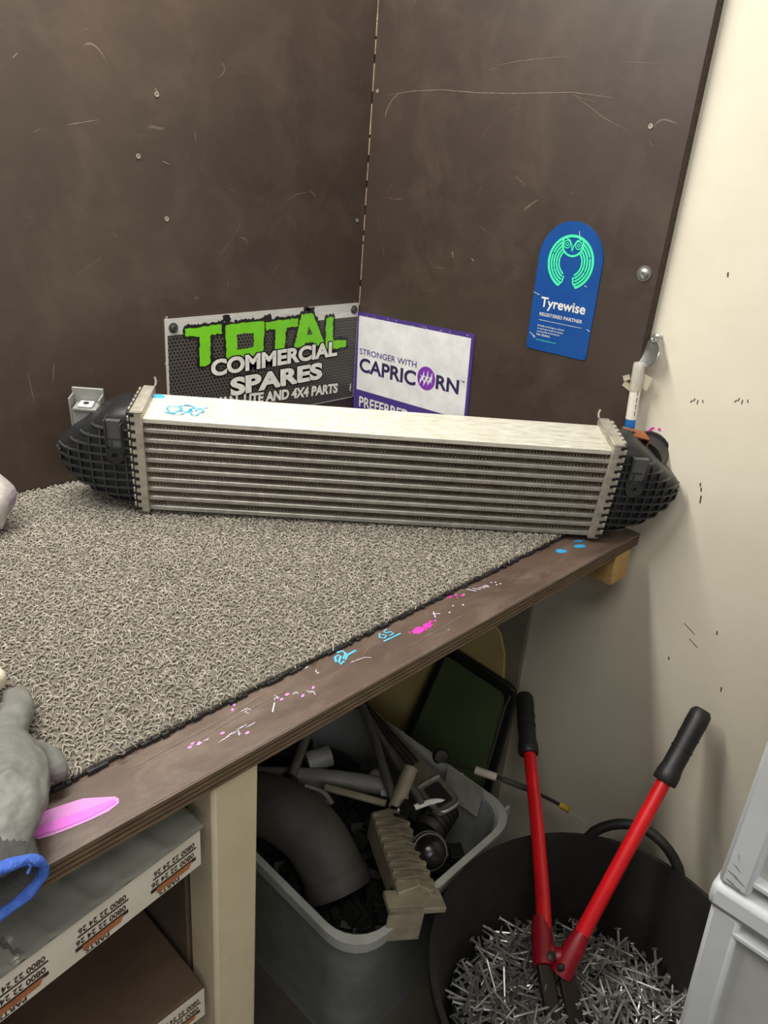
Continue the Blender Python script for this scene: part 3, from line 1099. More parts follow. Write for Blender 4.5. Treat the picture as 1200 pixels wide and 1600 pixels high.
# owl sign
YF = sign_frame((1.0995, .7124, .241), (0, -1, 0), (0, 0, 1), math.radians(0.6))
ys = thing('round_topped_sign', 'blue round topped sign with a green owl emblem, stuck high on the right panel', 'sign', M=YF)
m_blue = mat('royal_blue_print', (16, 72, 142), 0.4, 0, (12, 64, 132), 20)
m_aqua = mat('aqua_green_print', (72, 222, 164), 0.45, 0, (62, 212, 154), 30)
out = [(.006, .001), (.108, .001)] + [(.1135 - .0055 * (1 - math.sin(t)), .001 + .0075 * (1 - math.cos(t))) for t in (.5, 1.0, 1.5)]
out += [(.057 + .0565 * math.cos(t), .147 + .0565 * math.sin(t)) for t in [math.pi * k / 24 for k in range(25)]]
out += [(.0005, .008), (.002, .003)]
MB().prism(out, .0015).build('sign_plate', m_blue, ys, world=False)
mb = MB()
cx, cy = .0588, .1435
fcx, fcy, fr_ = .0585, .1705, .0182
for r, wd in ((.0388, .0040), (.0338, .0029), (.0292, .0029), (.0246, .0029), (.0203, .0027)):
    if r > .036:
        stroke(mb, [(cx + r * math.cos(t), cy + r * math.sin(t)) for t in np.linspace(math.radians(-66), math.radians(246), 60)], wd, .0004)
        continue
    for sgn in (1, -1):
        ps = []
        a0 = -68 + (.0388 - r) * 500
        for t in np.linspace(math.radians(a0), math.radians(92), 50):
            p = (cx + sgn * r * math.cos(t), cy + r * math.sin(t))
            if math.hypot(p[0] - fcx, p[1] - fcy) < fr_ + .0008:
                break
            ps.append(p)
        # a wavy feather break part of the way up
        kb = int(len(ps) * (.28 + .5 * ((r * 1000) % 7) / 7))
        stroke(mb, ps[:kb], wd, .0004)
        stroke(mb, ps[kb + 1:], wd, .0004)
stroke(mb, [(cx + .0155, cy - .0352), (cx + .010, cy - .030), (cx + .0085, cy - .022)], .0028, .0004)
stroke(mb, [(cx - .0155, cy - .0352), (cx - .010, cy - .030), (cx - .0085, cy - .022)], .0028, .0004)
stroke(mb, [(fcx + .0182 * math.cos(t), fcy + .0175 * math.sin(t)) for t in np.linspace(math.radians(158), math.radians(382), 30)], .0030, .0005)
for sgn in (1, -1):
    e = (fcx + sgn * .0102, .1695)
    stroke(mb, [(e[0] + .0056 * math.cos(t), e[1] + .0056 * math.sin(t)) for t in np.linspace(0, 6.0, 24)], .0017, .0005, close=True)
    stroke(mb, [(e[0] + .0022 * math.cos(t), e[1] + .0022 * math.sin(t)) for t in np.linspace(0, 5.8, 14)], .0013, .0005, close=True)
    stroke(mb, [(fcx, .1605), (fcx + sgn * .002, .169), (fcx + sgn * .006, .1755), (fcx + sgn * .012, .178), (fcx + sgn * .0182, .1785), (fcx + sgn * .0178, .170)], .0018, .0006)
mb.build('owl_emblem', m_aqua, ys, world=False, smooth=0)
mb = MB()
lettering(mb, 'Tyrewise', .0165, .0655, .082, .0205, .0004, .02)
lettering(mb, 'REGISTERED PARTNER', .0175, .0562, .079, .0055, .0004, .012)
stroke(mb, [(.018, .0495), (.0965, .0495)], .0006, .0004)
for i, s in enumerate(('Proudly working to rethink', 'its end tyre waste in every', 'community in Aotearoa', 'New Zealand.')):
    lettering(mb, s, .0170, .0385 - i * .0046, (.050, .049, .043, .026)[i], .0034, .0004, .01)
mb.build('lettering', m_print_w, ys, world=False, smooth=0)
mb = MB()
lettering(mb, 'www.tyrewise.co.nz', .0170, .0160, .039, .0030, .0004, .01)
mb.build('lettering', m_aqua, ys, world=False, smooth=0)
mb = MB()
for a, b in (((.0005, .091), (.012, .088)), ((.107, .0495), (.1125, .047)), ((.004, .027), (.016, .021)), ((.010, .024), (.014, .019)), ((.066, .190), (.068, .183)), ((.09, .113), (.094, .112))):
    stroke(mb, [a, b], .0008, .0007)
mb.build('scratch', m_print_w, ys, world=False, smooth=0)

# ------------------------------------------------------------------ marker pen and metal disc beside the panel edge
pen = thing('marker_pen', 'white paint marker with a bright blue end, hanging by the right panel edge', 'pen', (1.092, .496, .157))
pa, pb = Vector((1.1, .4955, .150)), Vector((1.1075, .505, .258))
pa = Vector((1.093, .500, .158))
pb = Vector((1.093, .5065, .262))
L = lambda t: pa + (pb - pa) * t
m_penw = mat('white_pen_barrel', (226, 222, 212), .4, 0, (212, 208, 196), 30)
MB().tube([L(.0), L(.02), L(.18)], [.0070, .0078, .0078], 18).build('end_cap', mat('bright_blue_plastic', (36, 120, 206), .4), pen)
MB().tube([L(.175), L(.72)], .0081, 18).build('barrel', m_penw, pen)
MB().tube([L(.70), L(.72), L(.98), L(1.0)], [.0084, .0092, .0086, .0075], 18).build('pen_cap', see_through('clear_cap_plastic', (224, 220, 208), .72, .2), pen)
mb = MB()
mb.tube([L(.60), L(.70)], [.0098, .0105], 10)
mb.box(L(.64) + Vector((-.004, .011, 0)), (.003, .016, .008), Matrix.Rotation(.4, 3, 'X'))
mb.box(L(.74) + Vector((-.006, .014, .002)), (.003, .010, .008), Matrix.Rotation(-.5, 3, 'X'))
mb.box(L(.74) + Vector((.004, -.012, 0)), (.003, .016, .02), Matrix.Rotation(.3, 3, 'X'))
mb.build('sticky_tape', see_through('yellowed_clear_tape', (212, 204, 178), .55, .25), pen)
mb = MB()
lettering(mb, 'PAINT', 0, 0, .022, .004, 0, .02)
ax_ = (pb - pa).normalized()
sd = Vector((-.74, -.67, 0)).normalized()
sx_ = ax_.cross(sd).normalized()
mb.v = [tuple(L(.35) + ax_ * p[0] + sd * .0084 + sx_ * (p[1] - .002)) for p in mb.v]
mb = MB()
for k, t0 in enumerate((.24, .34, .44, .54)):
    mb.tube([L(t0) + sd * .0079 + sx_ * .002, L(t0 + .07) + sd * .0079 + sx_ * .002], .0006, 4)
mb.build('barrel_print', m_ink, pen)

disc = thing('metal_disc', 'small shiny round metal disc hanging from a nail on the white wall', 'tag', (1.11, .4996, .277))
nrm = Vector((-.80, .35, .25)).normalized()
dc = Vector((1.104, .4985, .2755))
mb = MB().lathe([(.0, .0), (.0175, .0), (.020, .0012), (.0212, .003), (.0205, .0045), (.018, .003), (.0, .0025)], dc, nrm, 28)
mb.build('dish', m_steel, disc)
mb = MB()
top = dc + Vector((.003, -.002, .023))
mb.lathe([(.006, -.002), (.0075, -.0015), (.0075, .0015), (.006, .002), (.004, .0), (.006, -.002)], top, nrm, 16)
mb.build('hanging_ring', m_steel, disc)
mb = MB().tube([(1.1198, .4935, .3005), (1.106, .4945, .3005)], .0022, 8)
mb.lathe([(.0055, 0), (.0055, .0015), (.003, .003)], (1.1055, .4945, .3005), (-1, 0, 0), 12, True)
mb.build('nail', m_steel, disc)

# ------------------------------------------------------------------ glove
m_glove = mat('grey_latex_glove', (114, 114, 109), .55, 0, (88, 88, 84), 18, .35, 120, c3=(136, 136, 131))
m_knit = mat('dark_knit', (70, 70, 68), .85, 0, (48, 48, 47), 40, .5, 300)
m_hem = mat('blue_overlock_hem', (66, 104, 190), .85, 0, (44, 78, 160), 160, .6, 400)
gl = thing('work_glove', 'grey rubber coated work glove with blue hem, drooping over the near bench edge', 'glove', (.14, .52, .01))
mb = MB()


def blobtube(path, rad, flat_, up=(0, 0, 1)):
    pts_ = catmull(path, 4)
    rs = []
    for i in range(len(pts_)):
        t = i / (len(pts_) - 1) * (len(rad) - 1)
        k = min(int(t), len(rad) - 2)
        rs.append(rad[k] + (rad[k + 1] - rad[k]) * (t - k))
    first, last = pts_[0], pts_[-1]
    d0, d1 = (pts_[0] - pts_[1]).normalized(), (pts_[-1] - pts_[-2]).normalized()
    path2 = [first + d0 * rs[0] * .8, first + d0 * rs[0] * .5] + pts_ + [last + d1 * rs[-1] * .5, last + d1 * rs[-1] * .8]
    rs2 = [rs[0] * .45, rs[0] * .8] + rs + [rs[-1] * .8, rs[-1] * .45]
    mb.tube(path2, rs2, 14, True, flat_, up)


# palm and wrist: one broad flattened form, fingers lead away along the mat
blobtube([(.116, .460, .037), (.127, .484, .040), (.139, .512, .041), (.149, .545, .036)], [.032, .040, .044, .040], .55)
blobtube([(.160, .545, .034), (.178, .575, .032), (.196, .605, .026), (.205, .630, .020)], [.019, .0155, .0145, .012], .9)
blobtube([(.142, .560, .034), (.150, .600, .034), (.165, .640, .026), (.170, .660, .018)], [.018, .0155, .0145, .012], .9)
blobtube([(.122, .560, .034), (.122, .605, .034), (.128, .645, .026)], [.018, .0155, .013], .9)
blobtube([(.105, .550, .032), (.094, .590, .030), (.092, .622, .022)], [.017, .014, .012], .9)
blobtube([(.160, .515, .042), (.177, .531, .036), (.188, .527, .026), (.191, .516, .020)], [.017, .0125, .0115, .010], .9)
o = mb.build('glove_hand', m_glove, gl, smooth=0)
md = o.modifiers.new('fuse', 'REMESH')
md.mode, md.voxel_size, md.use_smooth_shade = 'VOXEL', .0022, True
md = o.modifiers.new('relax', 'SMOOTH')
md.iterations, md.factor = 6, .6
tx = bpy.data.textures.new('wrinkle', 'CLOUDS')
tx.noise_scale = .018
md = o.modifiers.new('wrinkle', 'DISPLACE')
md.texture, md.strength, md.texture_coords = tx, .0045, 'GLOBAL'
# knitted cuff: open sleeve with ribs, then the blue hem ring
mb = MB()
rings = []
cpath = catmull([(.119, .469, .034), (.115, .458, .035), (.110, .442, .033), (.104, .424, .029)], 8)
for i, p in enumerate(cpath):
    t = i / (len(cpath) - 1)
    wx, wz = .036 - .004 * math.sin(t * 3.1) - .002 * t, .025 - .006 * math.sin(t * 2.6) - .004 * t
    ring = []
    for k in range(72):
        a = 2 * math.pi * k / 72
        rr = 1 + .018 * (k % 2) + .02 * math.sin(5 * a + 2)
        ring.append(p + Vector((wx * rr * math.cos(a), .25 * wx * math.cos(a) * 0, wz * rr * math.sin(a))))
    rings.append(ring)
inner = [[p * 0 + c + (p - c) * .90 for p in r] for r, c in zip(rings, cpath)]
mb.loft(rings + inner[::-1], cap=False)
mb.build('knit_cuff', m_knit, gl, smooth=60)
mb = MB()
hp = []
for k in range(48):
    a = 2 * math.pi * k / 48
    hp.append(cpath[-1] + Vector((.0345 * math.cos(a), -.002, .0200 * math.sin(a))))
rings = []
for k in range(49):
    p = hp[k % 48]
    t = (hp[(k + 1) % 48] - hp[(k - 1) % 48]).normalized()
    n1 = Vector((0, 1, 0))
    n2 = t.cross(n1).normalized()
    r = .0034 * (1 + .10 * math.sin(k * 5.1))
    rings.append([p + n1 * math.cos(q) * r * 1.5 + n2 * math.sin(q) * r for q in [2 * math.pi * j / 10 for j in range(10)]])
mb.loft(rings, cap=False)
mb.tube([cpath[-1] + Vector((.022, -.006, .020)), cpath[-1] + Vector((.024, -.009, .015)), cpath[-1] + Vector((.021, -.010, .011))], .0012, 6)
mb.build('cuff_hem', m_hem, gl, smooth=60)


def cloth(name, m, label, c, sx_, sy_, sz_, seed, parent=None):
    r2 = np.random.default_rng(seed)
    ph = r2.uniform(0, 6.28, 12)
    mb = MB()
    rings = []
    NU, NV = 30, 16
    for i in range(NV + 1):
        th = math.pi * i / NV
        ring = []
        for j in range(NU):
            a = 2 * math.pi * j / NU
            r = 1 + .07 * math.sin(3 * a + ph[0] + 2 * th) + .05 * math.sin(5 * a + ph[1] - 3 * th) + .04 * math.sin(9 * a + ph[2]) * math.sin(th) + .03 * math.sin(6 * th + ph[3])
            st = max(math.sin(th), .02)
            z = math.cos(th)
            z = z if z > -.75 else -.75
            ring.append((c[0] + sx_ * st * r * math.cos(a), c[1] + sy_ * st * r * math.sin(a), c[2] + sz_ * z * (1 + .1 * math.sin(4 * a + ph[4]))))
        rings.append(ring)
    mb.loft(rings)
    return mb.build(name, m, parent, smooth=80)


m_white_cloth = mat('cream_cotton', (232, 224, 206), .9, 0, (210, 198, 176), 40, .3, 200)
o = cloth('cotton_cloth', m_white_cloth, '', (.168, .668, .030), .038, .030, .022, 4)
tag(o, 'scrap of cream cotton cloth by the glove fingertips, at the left frame edge', 'cloth')
m_pastel = mat('pastel_print_cloth', (212, 212, 196), .9, 0, (150, 134, 150), 26, .3, 150, c3=(196, 212, 186))
o = cloth('rag', m_pastel, '', (.310, 1.018, .058), .048, .050, .052, 9)
tag(o, 'rolled pastel patterned rag on the far left of the carpet mat', 'rag')

# ------------------------------------------------------------------ cartons on the shelves below the bench
m_kraft = mat('brown_cardboard', (88, 70, 53), .85, 0, (72, 56, 41), 16, .1, 120)
m_tape = mat('white_printed_tape', (214, 208, 192), .45, 0, (200, 193, 176), 14)
m_tapeprint = mat('dark_brown_print', (52, 38, 30), .5)
m_orange = mat('orange_brown_print', (176, 112, 74), .5, 0, (150, 92, 60), 80)
m_film = see_through('crumpled_clear_film', (120, 121, 114), .80, .16)


def carton(fr, W_, Dp, Ht, label, film):
    t = thing('cardboard_carton', label, 'box', M=fr)
    MB().bb((0, 0, 0), (W_, Dp, Ht)).build('carton_body', m_kraft, t, world=False, bevel=.004)
    MB().bb((.001, -.0006, .0015), (W_ - .002, .0, Ht - .003)).build('packing_tape', m_tape, t, world=False)
    for xo in (W_ - .053, W_ - .125, W_ - .197, W_ - .269) if W_ > .3 or film else (W_ - .053,):
        a, c, e = MB(), MB(), MB()
        lettering(a, '0800 22 24 26', xo, .029, .044, .0062, 0, .02, 0, turn=True)
        lettering(a, '0800 22 24 26', xo - .003, .0175, .046, .0062, 0, .02, 0, turn=True)
        flat(a, [(xo - .001, .0262), (xo + .046, .0262), (xo + .046, .0280), (xo - .001, .0280)], 0)
        flat(a, [(xo - .004, .0125), (xo + .045, .0125), (xo + .045, .0165), (xo - .004, .0165)], 0)
        lettering(a, 'PARTS', xo + .004, .0030, .022, .0052, 0, .02, 0, turn=True)
        flat(c, [(xo + .002, .0085), (xo + .037, .0085), (xo + .041, .0150), (xo + .002, .0150)], 0)
        MB().add([(p[0], -.0010, p[1]) for p in a.v], a.f).build('tape_print', m_tapeprint, t, world=False, smooth=0)
        MB().add([(p[0], -.0013, p[1]) for p in c.v], c.f).build('tape_print', m_orange, t, world=False, smooth=0)
    if film:
        rings = []
        NX, NY = 92, 60
        for j in range(NY + 1):
            row_ = []
            for i in range(NX + 1):
                x_, y_ = -.01 + (W_ + .012) * i / NX, -.0035 + (Dp - .006) * j / NY
                left = max(0, min(1, 1 - (i / 2 - 15) / 7))
                front = max(0, 1 - j / 10)
                zz = Ht + .004 + .010 * math.sin(min(1, j / 12) * 1.57) + .0015 * math.sin(9 * x_ * 20 + y_ * 31)
                zz += (.0062 * left + .0008 * front) * (math.sin(i * .95 + j * .6 + 2 * math.sin(j * .31)) + abs(math.sin(i * .43 - j * 1.05)) * 1.1 + .5 * math.sin(i * 1.7 + j * 1.3) + random.uniform(-.12, .12)) - .004 * front
                row_.append((x_, y_, max(zz, Ht + .0015)))
            rings.append(row_)
        mb = MB().loft(rings, cap=False, closed=False)
        o = mb.build('plastic_film', m_film, t, world=False, smooth=35)
        so = o.modifiers.new('solid', 'SOLIDIFY')
        so.thickness = .0004
    return t


ya = math.radians(6.5)
xa, yv = Vector((math.cos(ya), math.sin(ya), 0)), Vector((-math.sin(ya), math.cos(ya), 0))
orig = Vector((.287, .4495, -.1035)) - xa * .30
carton(frame(orig, xa, yv, (0, 0, 1)), .298, .42, .047, 'flat carton on the upper shelf under clear film, phone number tape on its front', True)
carton(frame((-.05, .462, -.344), (1, 0, 0), (0, 1, 0), (0, 0, 1)), .343, .46, .047, 'flat brown carton lying on the lower shelf beside the cream post', False)

# ------------------------------------------------------------------ plastic tub and what is in it
m_tub = see_through('milky_clear_plastic', (150, 154, 154), .68, .4)
m_tubrim = see_through('milky_plastic_rim', (176, 178, 172), .86, .4)
tub = thing('storage_tub', 'milky translucent plastic tub of scrap parts standing on the floor beneath the bench', 'tub', (.735, .7, FZ))
TX0, TX1, TY0, TY1, TZ = .545, .925, .478, .975, -.5


def rr3(inset, z, r=.06, n=6):
    return [(x_, y_, z) for x_, y_ in rrect(TX0 + inset, TY0 + inset, TX1 - inset, TY1 - inset, r, n)]


th = .003
mb = MB().loft([rr3(.045, FZ + .004), rr3(.012, TZ - .05), rr3(.004, TZ - .012), rr3(.004 + th, TZ - .012), rr3(.012 + th, TZ - .05), rr3(.045 + th, FZ + .008)], cap=False)
vsb = rr3(.045, FZ + .001)
mb.loft([vsb, rr3(.045, FZ + .006)])
mb.build('tub_wall', m_tub, tub)
mb = MB().loft([rr3(.004, TZ - .026), rr3(-.006, TZ - .024), rr3(-.008, TZ - .002), rr3(.002, TZ), rr3(.006, TZ - .006), rr3(.004, TZ - .026)], cap=False)
mb.build('tub_rim', m_tubrim, tub)
mb = MB()
for y_ in (.495, .60, .75):
    mb.bb((TX1 - .001, y_, TZ - .055), (TX1 + .012, y_ + .004, TZ - .004))
mb.build('rim_gussets', m_tubrim, tub)

m_hose = mat('dull_dark_rubber', (70, 67, 62), .7, 0, (52, 50, 46), 16, .2, 80)
m_scrap = mat('scuffed_grey_steel', (112, 110, 104), .5, .3, (84, 80, 74), 30, .2, 120)
m_cast = mat('dusty_cast_aluminium', (150, 142, 120), .65, .15, (118, 110, 92), 22, .2, 90)
m_greytube = mat('pale_grey_tube', (132, 132, 128), .5, 0, (104, 104, 100), 20)
m_gloss = mat('glossy_black_metal', (34, 33, 32), .22, .2, (24, 23, 22), 30)
m_nearblack = mat('oily_black_scrap', (30, 28, 26), .6, 0, (20, 19, 18), 20)  # plain near-black colour for scrap, cable and filler

hose = thing('hose_elbow', 'fat dark rubber intake hose elbow in the front of the tub', 'hose', (.63, .70, -.52))
hp_ = catmull([(.622, .850, -.560), (.622, .805, -.520), (.634, .745, -.505), (.648, .690, -.520), (.648, .640, -.552), (.643, .610, -.580)], 5)
MB().tube(hp_, [.052] * len(hp_), 24).build('hose_body', m_hose, hose)
mb = MB().tube([hp_[-5], hp_[-4], hp_[-2], hp_[-1]], [.052, .0555, .0555, .053], 24)
mb.build('hose_collar', m_hose, hose)

cst = thing('ribbed_casting', 'dusty ribbed aluminium casting propped over the front rim of the tub', 'casting', (.69, .56, -.52))
A_, B_ = Vector((.735, .640, -.494)), Vector((.641, .490, -.472))
dv_ = (B_ - A_).normalized()
sv_ = Vector((.82, -.50, -.12))
sv_ = (sv_ - dv_ * sv_.dot(dv_)).normalized()
nv_ = dv_.cross(sv_).normalized()
if nv_.z < 0:
    nv_ = -nv_
Lc = (B_ - A_).length
Wc = .062
cf = frame(A_, dv_, sv_, nv_)
mb = MB()
g = MB()
rows_ = [[(x_, 0, -dz_), (x_, 0, .0), (x_, Wc * .5, .012), (x_, Wc, -.004), (x_, Wc, -dz_)] for x_, dz_ in ((0, .045), (Lc * .3, .045), (Lc * .75, .040), (Lc * .84, .014), (Lc, .012))]
g.loft(rows_)
mb.add([cf @ Vector(p) for p in g.v], g.f)
mb.build('casting_body', m_cast, cst, smooth=25, bevel=.002)
for k in range(9):
    x_ = .008 + k * (Lc - .03) / 8
    g = MB().loft([[(x_ + q, 0.001, -.002), (x_ + q, .001, .006), (x_ + q + .012, Wc * .5, .020), (x_ + q + .004, Wc - .002, .004), (x_ + q + .004, Wc - .002, -.004)] for q in (-.0025, .0025)])
    mb = MB().add([cf @ Vector(p) for p in g.v], g.f)
    mb.build('casting_rib', m_cast, cst, smooth=25)
g = MB()
g.bb((Lc - .012, -.020, -.014), (Lc + .028, Wc + .006, -.004))
g.bb((Lc + .022, -.020, -.060), (Lc + .028, .035, -.004))
mb = MB().add([cf @ Vector(p) for p in g.v], g.f)
mb.build('casting_foot', m_cast, cst, bevel=.002)
g = MB().lathe([(.009, -.003), (.009, .004), (.0045, .004), (.004, -.002)], (Lc, Wc - .008, -.004), (0, 0, 1), 14, True)
mb = MB().add([cf @ Vector(p) for p in g.v], g.f)
mb.build('bolt_boss', m_cast, cst)

mot = thing('electric_motor', 'glossy black domed motor on the right of the ribbed casting', 'motor', (.76, .53, -.50))
ma = Vector((-.45, -.62, .64)).normalized()
mc = Vector((.752, .524, -.498))
mb = MB().lathe([(.0, .030), (.012, .029), (.021, .024), (.0255, .014), (.026, .0), (.031, .0), (.031, -.006), (.026, -.006), (.026, -.05), (.0, -.05)], mc, ma, 28)
mb.build('motor_housing', m_gloss, mot)
mb = MB().lathe([(.0265, .003), (.0285, .004), (.0285, .008), (.0265, .009)], mc, ma, 28)
mb.build('retaining_ring', m_scrap, mot)
mb = MB().tube([mc + Vector((-.010, -.016, .010)), mc + Vector((-.013, -.022, .016))], .006, 12)
mb.lathe([(.006, 0), (.006, .01)], mc + Vector((.024, -.012, -.012)), ma, 10, True)
mb.build('terminal', m_gloss, mot)

mot2 = thing('ribbed_canister', 'dark ribbed cylinder lying behind the domed motor in the tub', 'canister', (.82, .56, -.5))
ca_, cb_ = Vector((.792, .560, -.515)), Vector((.858, .575, -.505))
mb = MB().tube([ca_, ca_ + (cb_ - ca_) * .1, ca_ + (cb_ - ca_) * .9, cb_], [.022, .027, .027, .022], 20)
mb.build('canister_body', m_nearblack, mot2)
mb = MB()
for k in range(5):
    p = ca_ + (cb_ - ca_) * (.18 + .16 * k)
    mb.tube([p, p + (cb_ - ca_) * .05], .0295, 20)
mb.build('canister_ribs', m_gloss, mot2)

tr_ = thing('textured_step_trim', 'long textured trim strip with a bright chrome end across the tub', 'trim', (.85, .68, -.49))
P0, P1 = Vector((.925, .868, -.488)), Vector((.828, .545, -.474))
dv_ = (P1 - P0).normalized()
sv_ = dv_.cross(Vector((-.25, .1, 1))).normalized()
nv_ = sv_.cross(dv_).normalized()
tf = frame(P0, dv_, sv_, nv_)
Lt = (P1 - P0).length
g = MB()
ol = [(0, -.012), (Lt * .5, -.020), (Lt - .012, -.026), (Lt - .002, -.022), (Lt, -.012), (Lt, .014), (Lt - .006, .024), (Lt - .02, .026), (Lt * .5, .019), (0, .012)]
g.prism([(p[0], -p[1]) for p in ol], .008)
mb = MB().add([tf @ Vector(p) for p in g.v], g.f)
mb.build('trim_body', mat('tarnished_nickel', (150, 142, 124), .35, .55, (116, 108, 94), 25), tr_, bevel=.003)
g = MB()
for k in range(34):
    x_ = .012 + k * .0062
    hw_ = .008 + x_ * .028
    for s in (-1, 0, 1):
        g.box((x_, s * hw_ * .62, .0008), (.0034, hw_ * .5, .0022))
mb = MB().add([tf @ Vector(p) for p in g.v], g.f)
mb.build('grip_texture', m_nearblack, tr_)
g = MB()
g.prism([(p[0], p[1]) for p in rrect(Lt - .062, -.014, Lt - .012, .016, .004)], .001, frame((0, 0, .0015), (1, 0, 0), (0, 1, 0), (0, 0, 1)))
mb = MB().add([tf @ Vector(p) for p in g.v], g.f)
mb.build('end_pad', m_nearblack, tr_)
g = MB()
g.tube([(Lt - .07, -.022, .001), (Lt - .069, 0, .004), (Lt - .070, .022, .001)], .003, 8)
g.tube(catmull([(Lt - .03, -.024, .0), (Lt - .004, -.018, .001), (Lt + .001, 0, .001), (Lt - .004, .018, .001), (Lt - .03, .024, .0)], 5), .0032, 8)
mb = MB().add([tf @ Vector(p) for p in g.v], g.f)
mb.build('chrome_edge', m_steel, tr_)


def rod(name, label, cat, path, r, m, extra=None, n=12):
    t = thing(name, label, cat, tuple((Vector(path[0]) + Vector(path[-1])) / 2))
    pts_ = catmull(path, 4) if len(path) > 2 else [Vector(p) for p in path]
    MB().tube(pts_, r, n).build('shaft', m, t)
    if extra:
        extra(t)
    return t


def ends(*balls):
    def f(t):
        for p, r, l, d, m, nm in balls:
            MB().tube([Vector(p), Vector(p) + Vector(d).normalized() * l], r, 14).build(nm, m, t)
    return f


rod('bent_lever', 'dark bent steel lever rising to the bench edge from the middle of the tub', 'lever', [(.925, .885, -.470), (.870, .780, -.470), (.815, .690, -.478), (.770, .610, -.492)], .008, m_scrap,
    ends(((.762, .598, -.500), .013, .016, (.3, .2, 1), m_nearblack, 'pivot'), ((.930, .895, -.478), .016, .05, (-.4, -.8, -.05), m_nearblack, 'grip')))
rod('square_bar', 'thin pale bar lying alongside the textured trim strip', 'bar', [(.905, .840, -.478), (.800, .585, -.476)], .0065, m_scrap, None, 4)
rod('handle_rod', 'worn rod with a flattened dark end at the back left of the tub', 'rod', [(.880, .905, -.462), (.800, .862, -.468), (.718, .812, -.490), (.650, .770, -.510)], .0085, m_scrap,
    ends(((.690, .793, -.500), .013, .065, (-.75, -.42, -.2), m_nearblack, 'flat_end'), ((.925, .930, -.452), .017, .085, (-.85, -.45, -.12), m_nearblack, 'socket')))
rod('grey_pipe', 'pale grey plastic pipe crossing the middle of the tub', 'pipe', [(.655, .860, -.520), (.745, .775, -.520), (.820, .672, -.515)], .017, m_greytube,
    ends(((.745, .815, -.512), .020, .045, (.7, -.3, .1), m_greytube, 'elbow'), ((.72, .75, -.53), .018, .035, (-.2, -.2, -1), m_greytube, 'branch')))
rod('curved_duct', 'broad curved grey duct at the dark back of the tub under the bench', 'duct', [(.605, .905, -.500), (.680, .910, -.470), (.775, .905, -.462), (.850, .920, -.462)], .036, m_hose, None, 20)
rod('short_tube', 'short pale tube standing beside the end of the bent lever', 'tube', [(.772, .620, -.496), (.806, .632, -.470), (.830, .640, -.452)], .013, m_cast,
    ends(((.768, .612, -.502), .0175, .012, (1, .3, .8), m_gloss, 'collar')), 16)
rod('silver_spring_clip', 'small bright clip in the shadow right of the hose elbow', 'clip', [(.676, .742, -.470), (.690, .712, -.472), (.690, .688, -.480)], .0045, m_steel, None, 6)
rod('curved_bracket', 'slim curved dull bracket between the pipe and ribbed casting', 'bracket', [(.722, .740, -.502), (.748, .690, -.500), (.772, .640, -.498)], .0065, m_cast, None, 8)
rod('white_lever', 'short white lever lying beside the chrome trim end', 'lever', [(.790, .592, -.482), (.820, .578, -.478), (.838, .560, -.478)], .005, m_print_w,
    ends(((.778, .600, -.486), .013, .012, (.4, -.3, 1), m_gloss, 'hub')), 8)
cb = thing('glossy_lamp_bulb', 'shiny curved lens piece beneath the lever in the tub', 'lens', (.80, .70, -.52))
MB().lathe([(.0, .012), (.012, .010), (.020, .003), (.022, -.006), (.0, -.01)], (.818, .700, -.515), (-.3, -.4, .85), 20).build('lens', m_greyplast, cb)
MB().box((.812, .655, -.512), (.050, .016, .005), Matrix.Rotation(-.9, 3, 'Z')).build('bright_edge', m_print_w, cb, bevel=.001)
pcard = MB().box((.899, .572, -.500), (.0025, .078, .060), Matrix.Rotation(.10, 3, 'Y')).build('paper_card', mat('grey_paper', (150, 148, 138), .8), None)
pcard.location = (0, 0, 0)
tag(pcard, 'pale paper card standing against the right rim of the tub', 'card')
# dark heap of small scrap that fills the bottom of the tub
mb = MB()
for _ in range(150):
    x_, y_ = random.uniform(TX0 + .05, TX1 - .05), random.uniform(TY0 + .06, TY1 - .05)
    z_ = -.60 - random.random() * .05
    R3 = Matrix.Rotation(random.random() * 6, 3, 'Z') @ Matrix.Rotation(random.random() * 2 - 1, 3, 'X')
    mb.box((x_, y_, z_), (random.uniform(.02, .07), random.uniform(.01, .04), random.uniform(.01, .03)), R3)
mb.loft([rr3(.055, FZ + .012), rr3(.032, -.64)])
o = mb.build('scrap_heap', m_nearblack, None, bevel=.001, kind='stuff')
tag(o, 'dark oily heap of small scrap filling the bottom of the milky tub', 'scrap')

# cable hanging out of the tub towards the wall
cab = thing('control_cable', 'black control cable with white sleeve and yellow tip, hanging over the tub toward the wall', 'cable', (.96, .57, -.50))
kp = catmull([(.930, .648, -.496), (.945, .612, -.497), (.962, .570, -.498), (.985, .520, -.500), (1.005, .462, -.505), (1.012, .425, -.507)], 5)
MB().tube(kp, .0032, 8).build('cable_sheath', m_nearblack, cab)
MB().lathe([(.0, .006), (.012, .005), (.0155, .0), (.0155, -.006), (.0, -.007)], (.930, .650, -.494), (-.6, -.6, .5), 18).build('knob', m_nearblack, cab)
MB().tube([kp[8], kp[9], kp[12]], .0075, 12).build('white_sleeve', mat('grubby_white_sleeve', (202, 196, 178), .6), cab)
MB().tube([kp[13], kp[17]], .0052, 10).build('ferrule', m_hose, cab)
MB().tube([kp[-3], kp[-1], kp[-1] + (kp[-1] - kp[-2]) * .5], [.0055, .0055, .008], 10).build('yellow_tip', mat('yellow_ferrule', (206, 172, 58), .5), cab)
MB().tube([kp[-1], (1.016, .40, -.512), (1.018, .372, -.522), (1.020, .360, -.518)], .0006, 5).build('bare_wire', m_steel, cab)

